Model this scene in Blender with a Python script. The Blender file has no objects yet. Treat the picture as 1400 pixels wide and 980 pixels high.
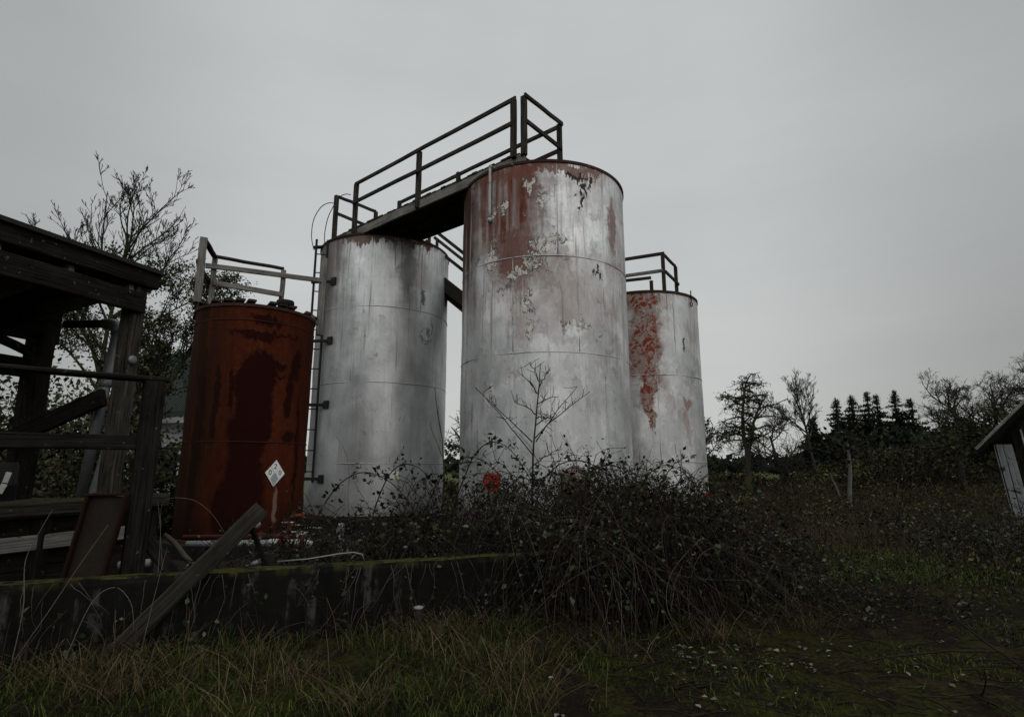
import bpy, bmesh, math, random
import numpy as np
from mathutils import Vector, Matrix, noise as mnoise

R = math.radians
random.seed(7)
rng = np.random.default_rng(11)
S = bpy.context.scene
COL = S.collection
CAMH = 1.6

# ------------------------------------------------------------------ scene graph helpers
def tag(o, label=None, cat=None, group=None, kind=None):
    if label: o['label'] = label
    if cat: o['category'] = cat
    if group: o['group'] = group
    if kind: o['kind'] = kind
    return o

def empty(name, loc=(0, 0, 0), label=None, cat=None, group=None):
    o = bpy.data.objects.new(name, None)
    COL.objects.link(o)
    o.location = loc
    o.empty_display_size = .2
    return tag(o, label, cat, group)

def link(name, me, mat, parent=None):
    o = bpy.data.objects.new(name, me)
    COL.objects.link(o)
    if mat: me.materials.append(mat)
    if parent:
        o.parent = parent
        o.matrix_parent_inverse = Matrix.Translation(-Vector(parent.location))
    return o

class MB:
    """collects solids in world coordinates, with uv in metres along each piece, and links them as one mesh"""
    def __init__(s):
        s.v = []; s.f = []; s.uv = []; s.sm = []
    def add(s, vs, fs, uvs, smooth=False):
        b = len(s.v)
        s.v += [tuple(p) for p in vs]
        for f, u in zip(fs, uvs):
            s.f.append([b + i for i in f]); s.uv += u; s.sm.append(smooth)
        return s
    def beam(s, p0, p1, w, h, up=(0, 0, 1), ch=.012, seg=1, wob=0.0):
        """timber of section w x h with chamfered arrises; h is measured along up"""
        p0 = Vector(p0); p1 = Vector(p1); d = p1 - p0; L = d.length; d = d / L
        up = Vector(up)
        if abs(d.dot(up)) > .98: up = Vector((0, 1, 0)) if abs(d.y) < .9 else Vector((1, 0, 0))
        r = d.cross(up).normalized(); u = r.cross(d).normalized()
        c = min(ch, w * .3, h * .3); a = w / 2; b = h / 2
        sec = [(-a, -b + c), (-a + c, -b), (a - c, -b), (a, -b + c), (a, b - c), (a - c, b), (-a + c, b), (-a, b - c)]
        n = len(sec); per = [0]
        for i in range(n):
            q = sec[(i + 1) % n]; per.append(per[-1] + math.hypot(q[0] - sec[i][0], q[1] - sec[i][1]))
        uo = random.random() * 20; vo = random.random() * 20
        vs = []
        for k in range(seg + 1):
            t = k / seg
            o = p0 + d * (L * t) + (r * random.uniform(-1, 1) + u * random.uniform(-1, 1)) * (wob if 0 < k < seg else 0)
            vs += [o + r * x + u * y for x, y in sec]
        fs = []; uv = []
        for k in range(seg):
            for i in range(n):
                j = (i + 1) % n
                fs.append((k * n + j, k * n + i, (k + 1) * n + i, (k + 1) * n + j))
                u0 = uo + L * k / seg; u1 = uo + L * (k + 1) / seg
                uv.append([(u0, vo + per[i + 1]), (u0, vo + per[i]), (u1, vo + per[i]), (u1, vo + per[i + 1])])
        fs.append(tuple(range(n))); uv.append([(uo + .0, vo + x * 1.0 + y) for x, y in sec])
        fs.append(tuple(seg * n + i for i in reversed(range(n)))); uv.append([(uo, vo + x + y) for x, y in reversed(sec)])
        return s.add(vs, fs, uv)
    def tube(s, pts, rad, n=8, smooth=True, caps=True):
        pts = [Vector(p) for p in pts]
        if not hasattr(rad, '__len__'): rad = [rad] * len(pts)
        uo = random.random() * 20
        vs = []; L = 0; Ls = []
        x = None
        for i, p in enumerate(pts):
            t = (pts[min(i + 1, len(pts) - 1)] - pts[max(i - 1, 0)]).normalized()
            if x is None:
                x = t.orthogonal().normalized()
            else:
                x = (x - t * x.dot(t)); x = x.normalized() if x.length > 1e-5 else t.orthogonal().normalized()
            y = t.cross(x)
            if i: L += (p - pts[i - 1]).length
            Ls.append(L)
            vs += [p + (x * math.cos(2 * math.pi * k / n) + y * math.sin(2 * math.pi * k / n)) * rad[i] for k in range(n)]
        fs = []; uv = []
        for i in range(len(pts) - 1):
            for k in range(n):
                j = (k + 1) % n
                fs.append((i * n + k, i * n + j, (i + 1) * n + j, (i + 1) * n + k))
                c = 2 * math.pi * max(rad[i], .01) / n
                uv.append([(uo + Ls[i], k * c), (uo + Ls[i], (k + 1) * c), (uo + Ls[i + 1], (k + 1) * c), (uo + Ls[i + 1], k * c)])
        if caps:
            fs.append(tuple(reversed(range(n)))); uv.append([(uo, 0)] * n)
            fs.append(tuple((len(pts) - 1) * n + k for k in range(n))); uv.append([(uo, 0)] * n)
        return s.add(vs, fs, uv, smooth)
    def lathe(s, c, prof, n=96, smooth=True, axis=None, u0=0.0):
        """prof: list of (r, z) revolved round a vertical axis through c (or axis); uv = (arc length at R, z); u=0 faces angle u0"""
        c = Vector(c)
        if axis is not None:
            q = Vector((0, 0, 1)).rotation_difference(Vector(axis).normalized())
        m = len(prof); vs = []
        Rm = max(r for r, z in prof)
        for k in range(n):
            a = u0 + math.pi + 2 * math.pi * k / n        # seam of the uv at the far side
            for r, z in prof:
                p = Vector((r * math.cos(a), r * math.sin(a), z))
                vs.append(c + (q @ p if axis is not None else p))
        fs = []; uv = []
        for k in range(n):
            j = (k + 1) % n
            ua = (-math.pi + 2 * math.pi * k / n) * Rm; ub = (-math.pi + 2 * math.pi * (k + 1) / n) * Rm
            for i in range(m - 1):
                fs.append((k * m + i, j * m + i, j * m + i + 1, k * m + i + 1))
                za, zb = c.z + prof[i][1], c.z + prof[i + 1][1]
                uv.append([(ua, za), (ub, za), (ub, zb), (ua, zb)])
        if prof[0][0] > 1e-4:
            fs.append(tuple(k * m for k in reversed(range(n)))); uv.append([(0, 0)] * n)
        if prof[-1][0] > 1e-4:
            fs.append(tuple(k * m + m - 1 for k in range(n))); uv.append([(0, 0)] * n)
        return s.add(vs, fs, uv, smooth)
    def prism(s, poly, z0, z1):
        n = len(poly); vs = [(x, y, z0) for x, y in poly] + [(x, y, z1) for x, y in poly]
        fs = [tuple(reversed(range(n))), tuple(range(n, 2 * n))]
        uv = [[(poly[i][0], poly[i][1]) for i in reversed(range(n))], [(x, y) for x, y in poly]]
        L = 0
        for i in range(n):
            j = (i + 1) % n; l = math.dist(poly[i], poly[j])
            fs.append((i, j, n + j, n + i)); uv.append([(L, z0), (L + l, z0), (L + l, z1), (L, z1)]); L += l
        return s.add(vs, fs, uv)
    def quad(s, a, b, c, d, uv=((0, 0), (1, 0), (1, 1), (0, 1))):
        return s.add([a, b, c, d], [(0, 1, 2, 3)], [list(uv)])
    def build(s, name, mat, parent=None, auto=None):
        me = bpy.data.meshes.new(name)
        me.from_pydata(s.v, [], s.f)
        uvl = me.uv_layers.new(name='UVMap')
        uvl.data.foreach_set('uv', np.array(s.uv, dtype=np.float32).ravel())
        me.polygons.foreach_set('use_smooth', np.array(s.sm, dtype=bool))
        if auto:
            try: me.set_sharp_from_angle(angle=R(auto))
            except Exception: pass
        me.update()
        return link(name, me, mat, parent)

def fast_mesh(name, verts, quads=None, tris=None, rnd=None, smooth=False):
    """verts (N,3); quads (M,4); tris (K,3); rnd per face"""
    me = bpy.data.meshes.new(name)
    verts = np.asarray(verts, dtype=np.float32)
    q = np.zeros((0, 4), int) if quads is None else np.asarray(quads)
    t = np.zeros((0, 3), int) if tris is None else np.asarray(tris)
    me.vertices.add(len(verts)); me.vertices.foreach_set('co', verts.ravel())
    nl = q.size + t.size
    me.loops.add(nl)
    me.loops.foreach_set('vertex_index', np.concatenate([q.ravel(), t.ravel()]).astype(np.int32))
    nf = len(q) + len(t)
    me.polygons.add(nf)
    st = np.concatenate([np.arange(len(q)) * 4, q.size + np.arange(len(t)) * 3]).astype(np.int32)
    me.polygons.foreach_set('loop_start', st)
    me.update(calc_edges=True)
    if smooth:
        me.polygons.foreach_set('use_smooth', np.ones(nf, dtype=bool))
    if rnd is not None:
        at = me.attributes.new('rnd', 'FLOAT', 'FACE')
        at.data.foreach_set('value', np.asarray(rnd, dtype=np.float32))
    me.validate()
    return me

# ------------------------------------------------------------------ node helpers
class E:
    """a float socket with arithmetic"""
    nt = None
    def __init__(s, k): s.k = k
    def _m(s, op, b=None, c=None, clamp=False):
        n = E.nt.nodes.new('ShaderNodeMath'); n.operation = op; n.use_clamp = clamp
        for i, x in enumerate((s, b, c)):
            if x is None: continue
            if isinstance(x, E): E.nt.links.new(x.k, n.inputs[i])
            else: n.inputs[i].default_value = x
        return E(n.outputs[0])
    def __add__(s, b): return s._m('ADD', b)
    def __radd__(s, b): return s._m('ADD', b)
    def __sub__(s, b): return s._m('SUBTRACT', b)
    def __rsub__(s, b): return s._m('MULTIPLY', -1.0)._m('ADD', b)
    def __mul__(s, b): return s._m('MULTIPLY', b)
    def __rmul__(s, b): return s._m('MULTIPLY', b)
    def __truediv__(s, b): return s._m('DIVIDE', b)
    def pow(s, b): return s._m('POWER', b)
    def sqrt(s): return s._m('SQRT')
    def abs(s): return s._m('ABSOLUTE')
    def max(s, b): return s._m('MAXIMUM', b)
    def min(s, b): return s._m('MINIMUM', b)
    def sat(s): return s._m('ADD', 0.0, clamp=True)
    def step(s, a, b):
        n = E.nt.nodes.new('ShaderNodeMapRange'); n.interpolation_type = 'SMOOTHSTEP'
        E.nt.links.new(s.k, n.inputs['Value'])
        lo, hi, t0, t1 = (a, b, 0, 1) if a < b else (b, a, 1, 0)
        n.inputs['From Min'].default_value = lo; n.inputs['From Max'].default_value = hi
        n.inputs['To Min'].default_value = t0; n.inputs['To Max'].default_value = t1
        return E(n.outputs['Result'])

def N(t): return E.nt.nodes.new(t)
def L(a, b): E.nt.links.new(a, b)
def xyz(x, y, z=0.0):
    n = N('ShaderNodeCombineXYZ')
    for i, q in enumerate((x, y, z)):
        if isinstance(q, E): L(q.k, n.inputs[i])
        else: n.inputs[i].default_value = q
    return n.outputs[0]
def noise(vec, scale=1.0, detail=5, rough=.55, dist=0.0):
    n = N('ShaderNodeTexNoise'); L(vec, n.inputs['Vector'])
    n.inputs['Scale'].default_value = scale; n.inputs['Detail'].default_value = detail
    n.inputs['Roughness'].default_value = rough; n.inputs['Distortion'].default_value = dist
    return E(n.outputs['Fac'])
def voro(vec, scale, feature='F1', out='Distance'):
    n = N('ShaderNodeTexVoronoi'); n.feature = feature; L(vec, n.inputs['Vector']); n.inputs['Scale'].default_value = scale
    return E(n.outputs[out])
def mix(f, a, b):
    n = N('ShaderNodeMix'); n.data_type = 'RGBA'
    if isinstance(f, E): L(f.k, n.inputs[0])
    else: n.inputs[0].default_value = f
    for i, c in ((6, a), (7, b)):
        if isinstance(c, tuple): n.inputs[i].default_value = (*c, 1)
        else: L(c, n.inputs[i])
    return n.outputs[2]
def mulc(c, e):
    n = N('ShaderNodeMix'); n.data_type = 'RGBA'; n.blend_type = 'MULTIPLY'; n.inputs[0].default_value = 1
    L(c, n.inputs[6]); cc = N('ShaderNodeCombineColor')
    for i in range(3): L(e.k, cc.inputs[i])
    L(cc.outputs[0], n.inputs[7]); return n.outputs[2]
def ramp(e, stops):
    n = N('ShaderNodeValToRGB'); L(e.k, n.inputs[0])
    el = n.color_ramp.elements
    while len(el) < len(stops): el.new(.5)
    for q, (p, c) in zip(el, stops): q.position = p; q.color = (*c, 1)
    return n.outputs[0]
def newmat(name):
    m = bpy.data.materials.new(name); m.use_nodes = True
    E.nt = m.node_tree
    b = m.node_tree.nodes['Principled BSDF']
    return m, b
def setp(b, col=None, rough=.8, metal=0.0, spec=None, bump=None, bs=.4, bd=.01):
    def put(i, x):
        if isinstance(x, E): L(x.k, b.inputs[i])
        elif isinstance(x, tuple): b.inputs[i].default_value = (*x, 1)
        elif isinstance(x, (int, float)): b.inputs[i].default_value = x
        else: L(x, b.inputs[i])
    put('Base Color', col); put('Roughness', rough); put('Metallic', metal)
    if spec is not None: put('Specular IOR Level', spec)
    if bump is not None:
        n = N('ShaderNodeBump'); n.inputs['Strength'].default_value = bs; n.inputs['Distance'].default_value = bd
        L(bump.k, n.inputs['Height']); L(n.outputs[0], b.inputs['Normal'])
def uvs():
    n = N('ShaderNodeTexCoord'); s = N('ShaderNodeSeparateXYZ'); L(n.outputs['UV'], s.inputs[0])
    return E(s.outputs[0]), E(s.outputs[1]), n.outputs['UV']
def objpos():
    n = N('ShaderNodeNewGeometry'); s = N('ShaderNodeSeparateXYZ'); L(n.outputs['Position'], s.inputs[0])
    return n.outputs['Position'], E(s.outputs[0]), E(s.outputs[1]), E(s.outputs[2]), n
def nz():
    n = N('ShaderNodeNewGeometry'); s = N('ShaderNodeSeparateXYZ'); L(n.outputs['True Normal'], s.inputs[0])
    return E(s.outputs[2])

# ------------------------------------------------------------------ materials
def mat_wood(name, dark, light, moss=.0, rough=.9):
    m, b = newmat(name)
    u, v, uv = uvs(); P, x, y, z, g = objpos()
    grain = noise(xyz(u * 1.6, v * 55.0), 1, 6, .65, .6)
    knot = noise(xyz(u * 3.0, v * 9.0), 1, 3, .5, 1.2)
    blot = noise(P, 2.3, 4)
    f = ((grain - .5) * 2.2 + (knot - .5) * .7 + (blot - .5) * .8 + .42).sat()
    c = mix(f, dark, light)
    crack = noise(xyz(u * .8, v * 38.0, 3.0), 1, 2, .5, .3).step(.30, .36)
    c = mulc(c, crack * .65 + .35)
    if moss > 0:
        mm = (nz().step(.3, .8) * noise(P, 9, 5).step(.62 - moss * .3, .75 - moss * .3)).sat()
        c = mix(mm, c, (.030, .032, .010))
        lich = noise(P, 16, 4).step(.66, .72)
        c = mix(lich * .5, c, (.16, .17, .14))
    setp(b, c, rough, 0, .04, grain * .7 + crack * .6 + knot * .2, .6, .008)
    return m

def blob(u, v, u0, v0, ru, rv, nz_, amp=.6, lo=.65, hi=1.05):
    d = (((u - u0) / ru).pow(2.0) + ((v - v0) / rv).pow(2.0)).sqrt()
    return (d + (nz_ - .5) * amp * 2).step(hi, lo)

def mat_tank(kind):
    """aged tank plate: u is metres round from the side facing the yard, v is height"""
    m, b = newmat('tank_plate_' + kind)
    u, v, uv = uvs()
    wide = noise(xyz(u * 1.1, v * .45), 1, 5, .6)
    streak = noise(xyz(u * 7.0, v * .32), 1, 4, .6)
    fines = noise(xyz(u * 26.0, v * .8), 1, 3, .6)
    cloud = noise(uv, 1.3, 6, .62, .5)
    cloud2 = noise(xyz(u * 1.0, v * 1.0, 7.3), 2.6, 6, .62, .7)
    fine = noise(uv, 9.0, 8, .7)
    speck = noise(xyz(u, v, 2.0), 22.0, 4, .6)
    e1 = noise(xyz(u, v, 4.1), 3.2, 7, .66, .9)
    e2 = noise(xyz(u, v, 9.4), 1.5, 6, .6, .4)
    ridge = (noise(xyz(u, v, 5.2), 4.6, 5, .6, 1.2) - .5).abs()
    # stains follow a ragged, run-down outline
    wu = (noise(xyz(u, v, 21.0), 2.4, 4, .6) - .5) * .55 + (noise(xyz(u, v, 31.0), 9.0, 5, .7) - .5) * .22
    wv = (noise(xyz(u, v, 41.0), 2.4, 4, .6) - .5) * .60 + (noise(xyz(u, v, 51.0), 9.0, 5, .7) - .5) * .25 + (noise(xyz(u * 16.0, v * .5, 3.0), 1, 3, .6) - .5) * .5
    bu, bv = u, v
    if kind == 'oxide': wu = wu * .45; wv = wv * .55
    u = u + wu; v = v + wv
    if kind == 'oxide':
        stops = [(.2, (.016, .0055, .0035)), (.5, (.052, .012, .005)), (.8, (.100, .027, .011))]
        pit = noise(xyz(u, v, 17.0), 38.0, 4, .7)
        c = ramp((wide * .45 + streak * .5 + fine * .5 + (pit - .5) * .5 - .22).sat(), stops)
        dark = blob(u, v, .06, 2.95, .36, .62, e1, .5, .8, 1.0)
        dark = dark.max(blob(u, v, .05, 2.3, .34, .8, e1, .4, .8, 1.0)).max(blob(u, v, .0, 1.55, .30, .9, e1, .5, .75, 1.02)).max(blob(u, v, -.16, .95, .30, .8, e1, .5, .7, 1.05))
        dark = dark.max(blob(u, v, .36, 3.28, .22, .07, e1, .5)).max(blob(u, v, .34, 3.08, .26, .05, e1, .5))
        for a in ((-.02, 2.1, .33, .75, .5), (.02, 1.1, .36, .85, .45), (.1, 3.75, .3, .1, .5), (.12, 3.83, .75, .05, .35),
                  (.63, 2.75, .10, .5, .7), (.75, 3.3, .12, .35, .8), (.70, 2.1, .13, .14, .9), (-.55, 2.7, .07, .8, .9), (-.3, 2.9, .05, .5, .9),
                  (-.84, 1.9, .12, 1.8, .7), (.15, 4.05, .3, .09, .8), (.9, 1.9, .06, 1.2, .8)):
            dark = dark.max(blob(u, v, a[0], a[1], a[2], a[3], e1, a[4] * .8))
        c = mix(dark * .96, c, mix(fine, (.0075, .0022, .002), (.022, .0045, .0035)))
        brown = (u.step(-.2, -.9) * streak.step(.34, .52)).sat() * .85
        c = mix(brown, c, (.014, .008, .005))
        rb = u.step(.55, 1.1) * streak.step(.42, .62) * .6
        c = mix(rb.sat(), c, (.03, .008, .005))
        drips = streak.step(.56, .72) * v.step(1.6, 4.2) * .55
        c = mix(drips, c, (.018, .007, .005))
        low = v.step(1.25, .45) * e2.step(.3, .55) * .8
        c = mix(low, c, (.014, .005, .004))
        pale = blob(u, v, .52, 1.02, .05, .3, e1, .4) * .6
        c = mix(pale, c, (.22, .15, .12))
        scr = fines.step(.66, .74) * .35
        c = mix(scr, c, (.035, .012, .008))
        setp(b, c, .9, 0, .05, fine * .6 + e1 * .3 - dark * .12, .35, .012)
        return m
    # aluminium paint, chalky in places
    top = v.step(4.6, 6.9) if kind != 'far' else v.step(3.6, 5.3)
    grey = (wide * .5 + cloud * .45 + streak * .25 - .1).sat()
    c = ramp(grey, [(.22, (.22, .228, .235)), (.42, (.43, .44, .445)), (.58, (.62, .63, .635)), (.76, (.80, .81, .815))])
    mott = noise(xyz(u, v, 71.0), 1.5, 7, .66, .7)
    mott2 = noise(xyz(u * 1.2, v, 83.0), 2.6, 6, .62, .5)
    mk = .22 if kind == 'ladder' else .6
    c = mix(mott.step(.51, .66) * mk, c, (.82, .83, .83))
    c = mix(mott.step(.46, .32) * mk * .9, c, (.19, .19, .19))
    smear = (noise(xyz(u * .9, v * 4.0, 7.0), 1, 4, .6).step(.56, .70) * mott2.step(.42, .6)).sat()
    c = mix(smear * (.2 if kind == 'ladder' else .45), c, (.78, .79, .79))
    metal = E(N('ShaderNodeValue').outputs[0]); metal.k.default_value = .76
    rough = cloud * .3 + .36
    h = cloud2 * .35 + mott * 1.2
    def red(f, col, k=1.0):
        nonlocal c, metal, rough
        f = (f * k).sat()
        c = mix(f, c, col); metal = metal * (1.0 - f); rough = rough + f * .3
    if kind == 'tall':
        tint = (mott2.step(.45, .62) * (streak * .8 + .2)).sat() * v.step(1.6, 4.0) * .42
        red(tint, (.27, .17, .145))
        wash = blob(u, v, -.75, 6.4, 1.0, 1.35, e2, .45, .45, 1.15) * (streak * 2.2 - .25).sat()
        wash = wash.max(blob(u, v, -.5, 5.35, .6, .85, e1, .6, .45, 1.15) * .9).max(blob(u, v, -.25, 6.7, .3, .5, e1, .6, .5, 1.1) * .9)
        red(wash, mix(fine, (.042, .0095, .005), (.175, .042, .020)), 1.0)
        pink = blob(u, v, .1, 4.6, 1.5, 1.0, e2, .6, .3, 1.2) * (streak * .6 + cloud * .6 - .12).sat()
        pink = pink.max(streak.step(.46, .66) * cloud.step(.38, .6) * v.step(1.9, 4.2) * .65)
        red(pink, mix(fine, (.19, .105, .085), (.34, .22, .19)), .68)
        rr = blob(u, v, 1.5, 6.0, .16, .6, e1, .5) * .7
        rr = rr.max(blob(u, v, .0, 6.95, 1.7, .12, e1, .8) * .8)
        red(rr, (.16, .06, .042))
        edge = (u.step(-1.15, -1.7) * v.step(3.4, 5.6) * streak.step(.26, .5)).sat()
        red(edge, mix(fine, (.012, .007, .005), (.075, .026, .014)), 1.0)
        crust = blob(u, v, -.45, 5.7, 1.0, 1.6, e2, .5, .4, 1.15) * noise(xyz(u, v, 61.0), 6.5, 6, .7, .6).step(.60, .64)
        crim = (crust * (1.0 - crust) * 4.0).sat()
        c = mix(crust * .9, c, (.40, .37, .34)); metal = metal * (1.0 - crust); c = mix(crim * .8, c, (.03, .018, .014)); h = h + crust * .5
        chips = None
        for a in ((-.1, 5.5, .17, .14), (.02, 5.35, .12, .2), (.04, 6.25, .12, .16), (-.43, 4.95, .34, .1), (-.2, 5.12, .16, .22), (-1.0, 6.2, .13, .1),
                  (-.2, 6.6, .13, .13), (-1.0, 5.3, .1, .3), (-.75, 6.25, .1, .25), (.2, 5.6, .2, .07), (-.3, 4.4, .09, .25), (-.25, 3.9, .07, .16), (.55, 4.05, .35, .07), (-.6, 4.9, .12, .16)):
            q = blob(u, v, *a, e1, .85, .75, .95)
            chips = q if chips is None else chips.max(q)
        rim = (chips * (1.0 - chips) * 4.0).sat()
        c = mix(chips * .9, c, mix(fine, (.42, .39, .36), (.72, .70, .66)))
        c = mix(rim * .9, c, (.03, .018, .015)); c = mix((chips * ridge.step(.045, .01) * .85).sat(), c, (.04, .03, .026)); h = h - chips * ridge.step(.045, .01) * .4; metal = metal * (1.0 - chips)
        rough = rough + chips * .3; h = h + chips * .5
        bl = None
        for a in ((.70, 6.78, .17, .1), (.80, 6.55, .06, .2), (.66, 6.32, .06, .12), (.95, 6.7, .04, .2), (.98, 4.95, .14, .03), (.5, 6.85, .1, .06)):
            q = blob(u, v, *a, e1, .9, .7, .95)
            bl = q if bl is None else bl.max(q)
        red(bl, (.022, .014, .012), .95)
        scratch = ((noise(xyz(u * 1.6, v, 1.7), 2.2, 4, .55, .8) - .5).abs().step(.012, .004) * cloud2.step(.5, .62)).sat()
        red(scratch, (.10, .065, .055), .75)
        patch = None
        for a in ((.55, 3.95, .18, .16), (-.05, 3.7, .16, .2), (.7, 5.5, .25, .6), (.35, 6.2, .3, .6), (1.2, 5.2, .12, .9), (-.9, 2.9, .12, .15)):
            q = blob(u, v, *a, e2, .55, .5, 1.05)
            patch = q if patch is None else patch.max(q)
        c = mix(patch * .55, c, (.74, .75, .75))
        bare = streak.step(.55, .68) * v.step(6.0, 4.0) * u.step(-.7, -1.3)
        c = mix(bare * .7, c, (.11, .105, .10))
        tex = blob(u, v, -1.04, 2.76, .1, .22, e1, .5) * ridge.step(.06, .02)
        red(tex, (.08, .06, .05))
    elif kind == 'ladder':
        rust = (u.step(-.8, -1.45) * v.step(3.4, 6.0) * (streak * 1.8 - .2).sat()).sat()
        rust = rust.max(blob(u, v, -.2, 7.0, 1.3, .16, e1, .8) * .9)
        red(rust, mix(fine, (.06, .03, .015), (.13, .06, .03)), .95)
        drip = fines.step(.52, .66) * v.step(5.7, 6.9) * .75
        red(drip, (.12, .08, .06))
        rimr = blob(u, v, 1.15, 7.0, .42, .15, e1, .7)
        red(rimr, (.09, .030, .018), .95)
        st = blob(u, v, 1.1, 4.7, .2, .25, e1, .6) * ridge.step(.10, .02)
        st = st.max(blob(u, v, .95, 5.6, .05, .3, e1, .8)).max(blob(u, v, 1.3, 4.95, .03, .2, e1, .6))
        red(st, (.08, .075, .07), .8)
        dirt_shade = blob(u, v, -.9, 5.0, .3, 1.5, e2, .5, .3, 1.2) * (streak + .2).sat() * .6
        dirt_shade = dirt_shade.max(blob(u, v, .55, 6.2, .26, .9, e2, .25, .35, 1.15) * .7)  # shade below the walkway, painted into the plate colour
        dirt_shade = dirt_shade.max(u.step(-.75, -1.35) * (streak * .8 + .2).sat() * v.step(1.6, 3.0) * .75)  # left side darkened by streaky dirt and painted shade
        c = mix(dirt_shade.sat(), c, (.11, .112, .114))
        pw = blob(u, v, -.62, 6.45, .22, .08, e1, .5) * .7
        c = mix(pw, c, (.70, .70, .69))
        sk = ((noise(xyz(u, v * 1.4, 1.7), 1.8, 3, .5, .6) - .5).abs().step(.012, .003) * cloud2.step(.54, .62)).sat()
        red(sk, (.13, .12, .115), .6)
        pk = blob(u, v, .95, 6.2, .3, .6, e2, .6, .4, 1.1) * .35
        red(pk, (.30, .22, .19))
        rough = rough - .04
    else:
        strip = None
        for a in ((-.05, 5.1, .62, .22), (.05, 4.55, .40, .42), (.12, 3.95, .25, .45), (.1, 3.2, .2, .32), (.12, 2.7, .1, .35), (.05, 5.25, .5, .08)):
            q = blob(u, v, *a, e1, .55, .75, 1.0)
            strip = q if strip is None else strip.max(q)
        strip = strip.max(blob(u, v, .08, 4.3, .38, 1.2, e1, .6, .6, 1.1)).max(blob(u, v, .12, 3.1, .17, .7, e1, .6, .7, 1.05))
        soft = blob(u, v, .10, 4.1, .50, 1.7, e2, .6, .3, 1.15) * (cloud2.step(.34, .58)) * .75
        soft = soft.max(mott2.step(.5, .66) * .35)
        red(soft, mix(fine, (.20, .085, .065), (.34, .20, .17)))
        strip = (strip * (noise(xyz(u * 1.6, v, 91.0), 4.0, 6, .68, .5).step(.36, .50))).sat()
        red(strip, mix(fine, (.13, .017, .007), (.25, .05, .024)))
        cr = strip * ridge.step(.085, .02) * cloud2.step(.34, .46)
        cr = cr.max(blob(u, v, .3, 4.9, .3, .1, e1, .9, .75, .95)).max(blob(u, v, .3, 3.85, .12, .2, e1, .9, .75, .95))
        c = mix((cr * .85).sat(), c, mix(fine, (.12, .10, .085), (.50, .47, .43)))
        h = h + cr * .8 + strip * .3
        sp = blob(u, v, 1.02, 2.9, .15, .16, e1, .6) * .7
        sp = sp.max(streak.step(.55, .7) * v.step(3.3, 4.8) * .4).max(blob(u, v, 1.0, 2.5, .1, .6, e2, .6) * .4)
        red(sp, (.20, .075, .055))
        blk = blob(u, v, 1.0, 4.25, .05, .18, e1, .7)
        blk = blk.max(fines.step(.6, .7) * v.step(4.4, 5.3) * .5)
        red(blk, (.035, .03, .028), .9)
    u, v = bu, bv
    grime = (streak.step(.46, .70) * .45 + fines.step(.55, .72) * .25) * (cloud.step(.35, .6) * .6 + .4)
    grime = grime * (metal * 1.3).sat()
    c = mix(grime.sat(), c, (.20, .195, .19))
    rain = fines.step(.56, .70) * streak.step(.44, .58) * v.step(2.6, 4.6) * .5
    c = mix(rain.sat(), c, (.13, .10, .085))
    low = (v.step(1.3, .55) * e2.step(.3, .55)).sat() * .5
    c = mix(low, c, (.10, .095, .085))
    spk = speck.step(.70, .74) * .7
    c = mix(spk, c, (.10, .075, .06)); metal = metal * (1.0 - spk)
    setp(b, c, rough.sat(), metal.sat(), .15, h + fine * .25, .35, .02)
    return m

def mat_plain(name, a, bcol, scale=6.0, rough=.7, metal=0.0, bs=.3, bd=.006, stain=None, sa=.6, spec=.10):
    m, b = newmat(name)
    P, x, y, z, g = objpos()
    n1 = noise(P, scale, 6, .65); n2 = noise(P, scale * 4.5, 4, .6)
    c = mix((n1 * .8 + n2 * .4 - .15).sat(), a, bcol)
    mt = metal
    if stain:
        s = noise(P, scale * .7, 6, .7, .4).step(sa, sa + .1)
        c = mix(s, c, stain); mt = (1.0 - s) * metal
    setp(b, c, rough, mt, spec, n1 * .5 + n2 * .6, bs, bd)
    return m

def mat_leaf(name, stops, rough=.55, patch=.5, pscale=1.6):
    m, b = newmat(name)
    a = N('ShaderNodeAttribute'); a.attribute_name = 'rnd'
    r = E(a.outputs['Fac'])
    P, x, y, z, g = objpos()
    pn = noise(P, pscale, 3)
    c = ramp((r * .8 + (pn - .5) * patch + .1).sat(), stops)
    setp(b, c, rough, 0, .10)
    return m

def mat_concrete():
    m, b = newmat('stained_concrete')
    P, x, y, z, g = objpos()
    u, v, uv = uvs()
    n1 = noise(P, 1.7, 7, .65); n2 = noise(P, 14, 5, .65)
    st = noise(xyz(u * 5.0, v * .6), 1, 5, .65, .3)
    c = mix((n1 * .7 + n2 * .5 - .2).sat(), (.0022, .0021, .0020), (.016, .0155, .014))
    c = mix(st.step(.5, .68) * .75, c, (.0045, .0045, .004))
    eff = (noise(xyz(u * 8.0, v * .9, 4.0), 1, 6, .66).step(.53, .68) * noise(P, 9, 4).step(.4, .6)).sat()
    c = mix(eff * .6, c, (.075, .072, .067))
    nzv = nz()
    mo = noise(P, 7, 6, .65)
    top = (nzv.step(.3, .7) * mo.step(.38, .56)).sat()
    hang = (v.step(.56, .66) * noise(xyz(u * 6.0, v * 2.0), 1, 5).step(.50, .62)).sat() * .7
    c = mix(top.max(hang), c, mix(n2, (.010, .011, .004), (.062, .060, .020)))
    setp(b, c, .92, 0, .03, n1 * .4 + n2 * .8 + top * .5, .6, .015)
    return m

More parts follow.
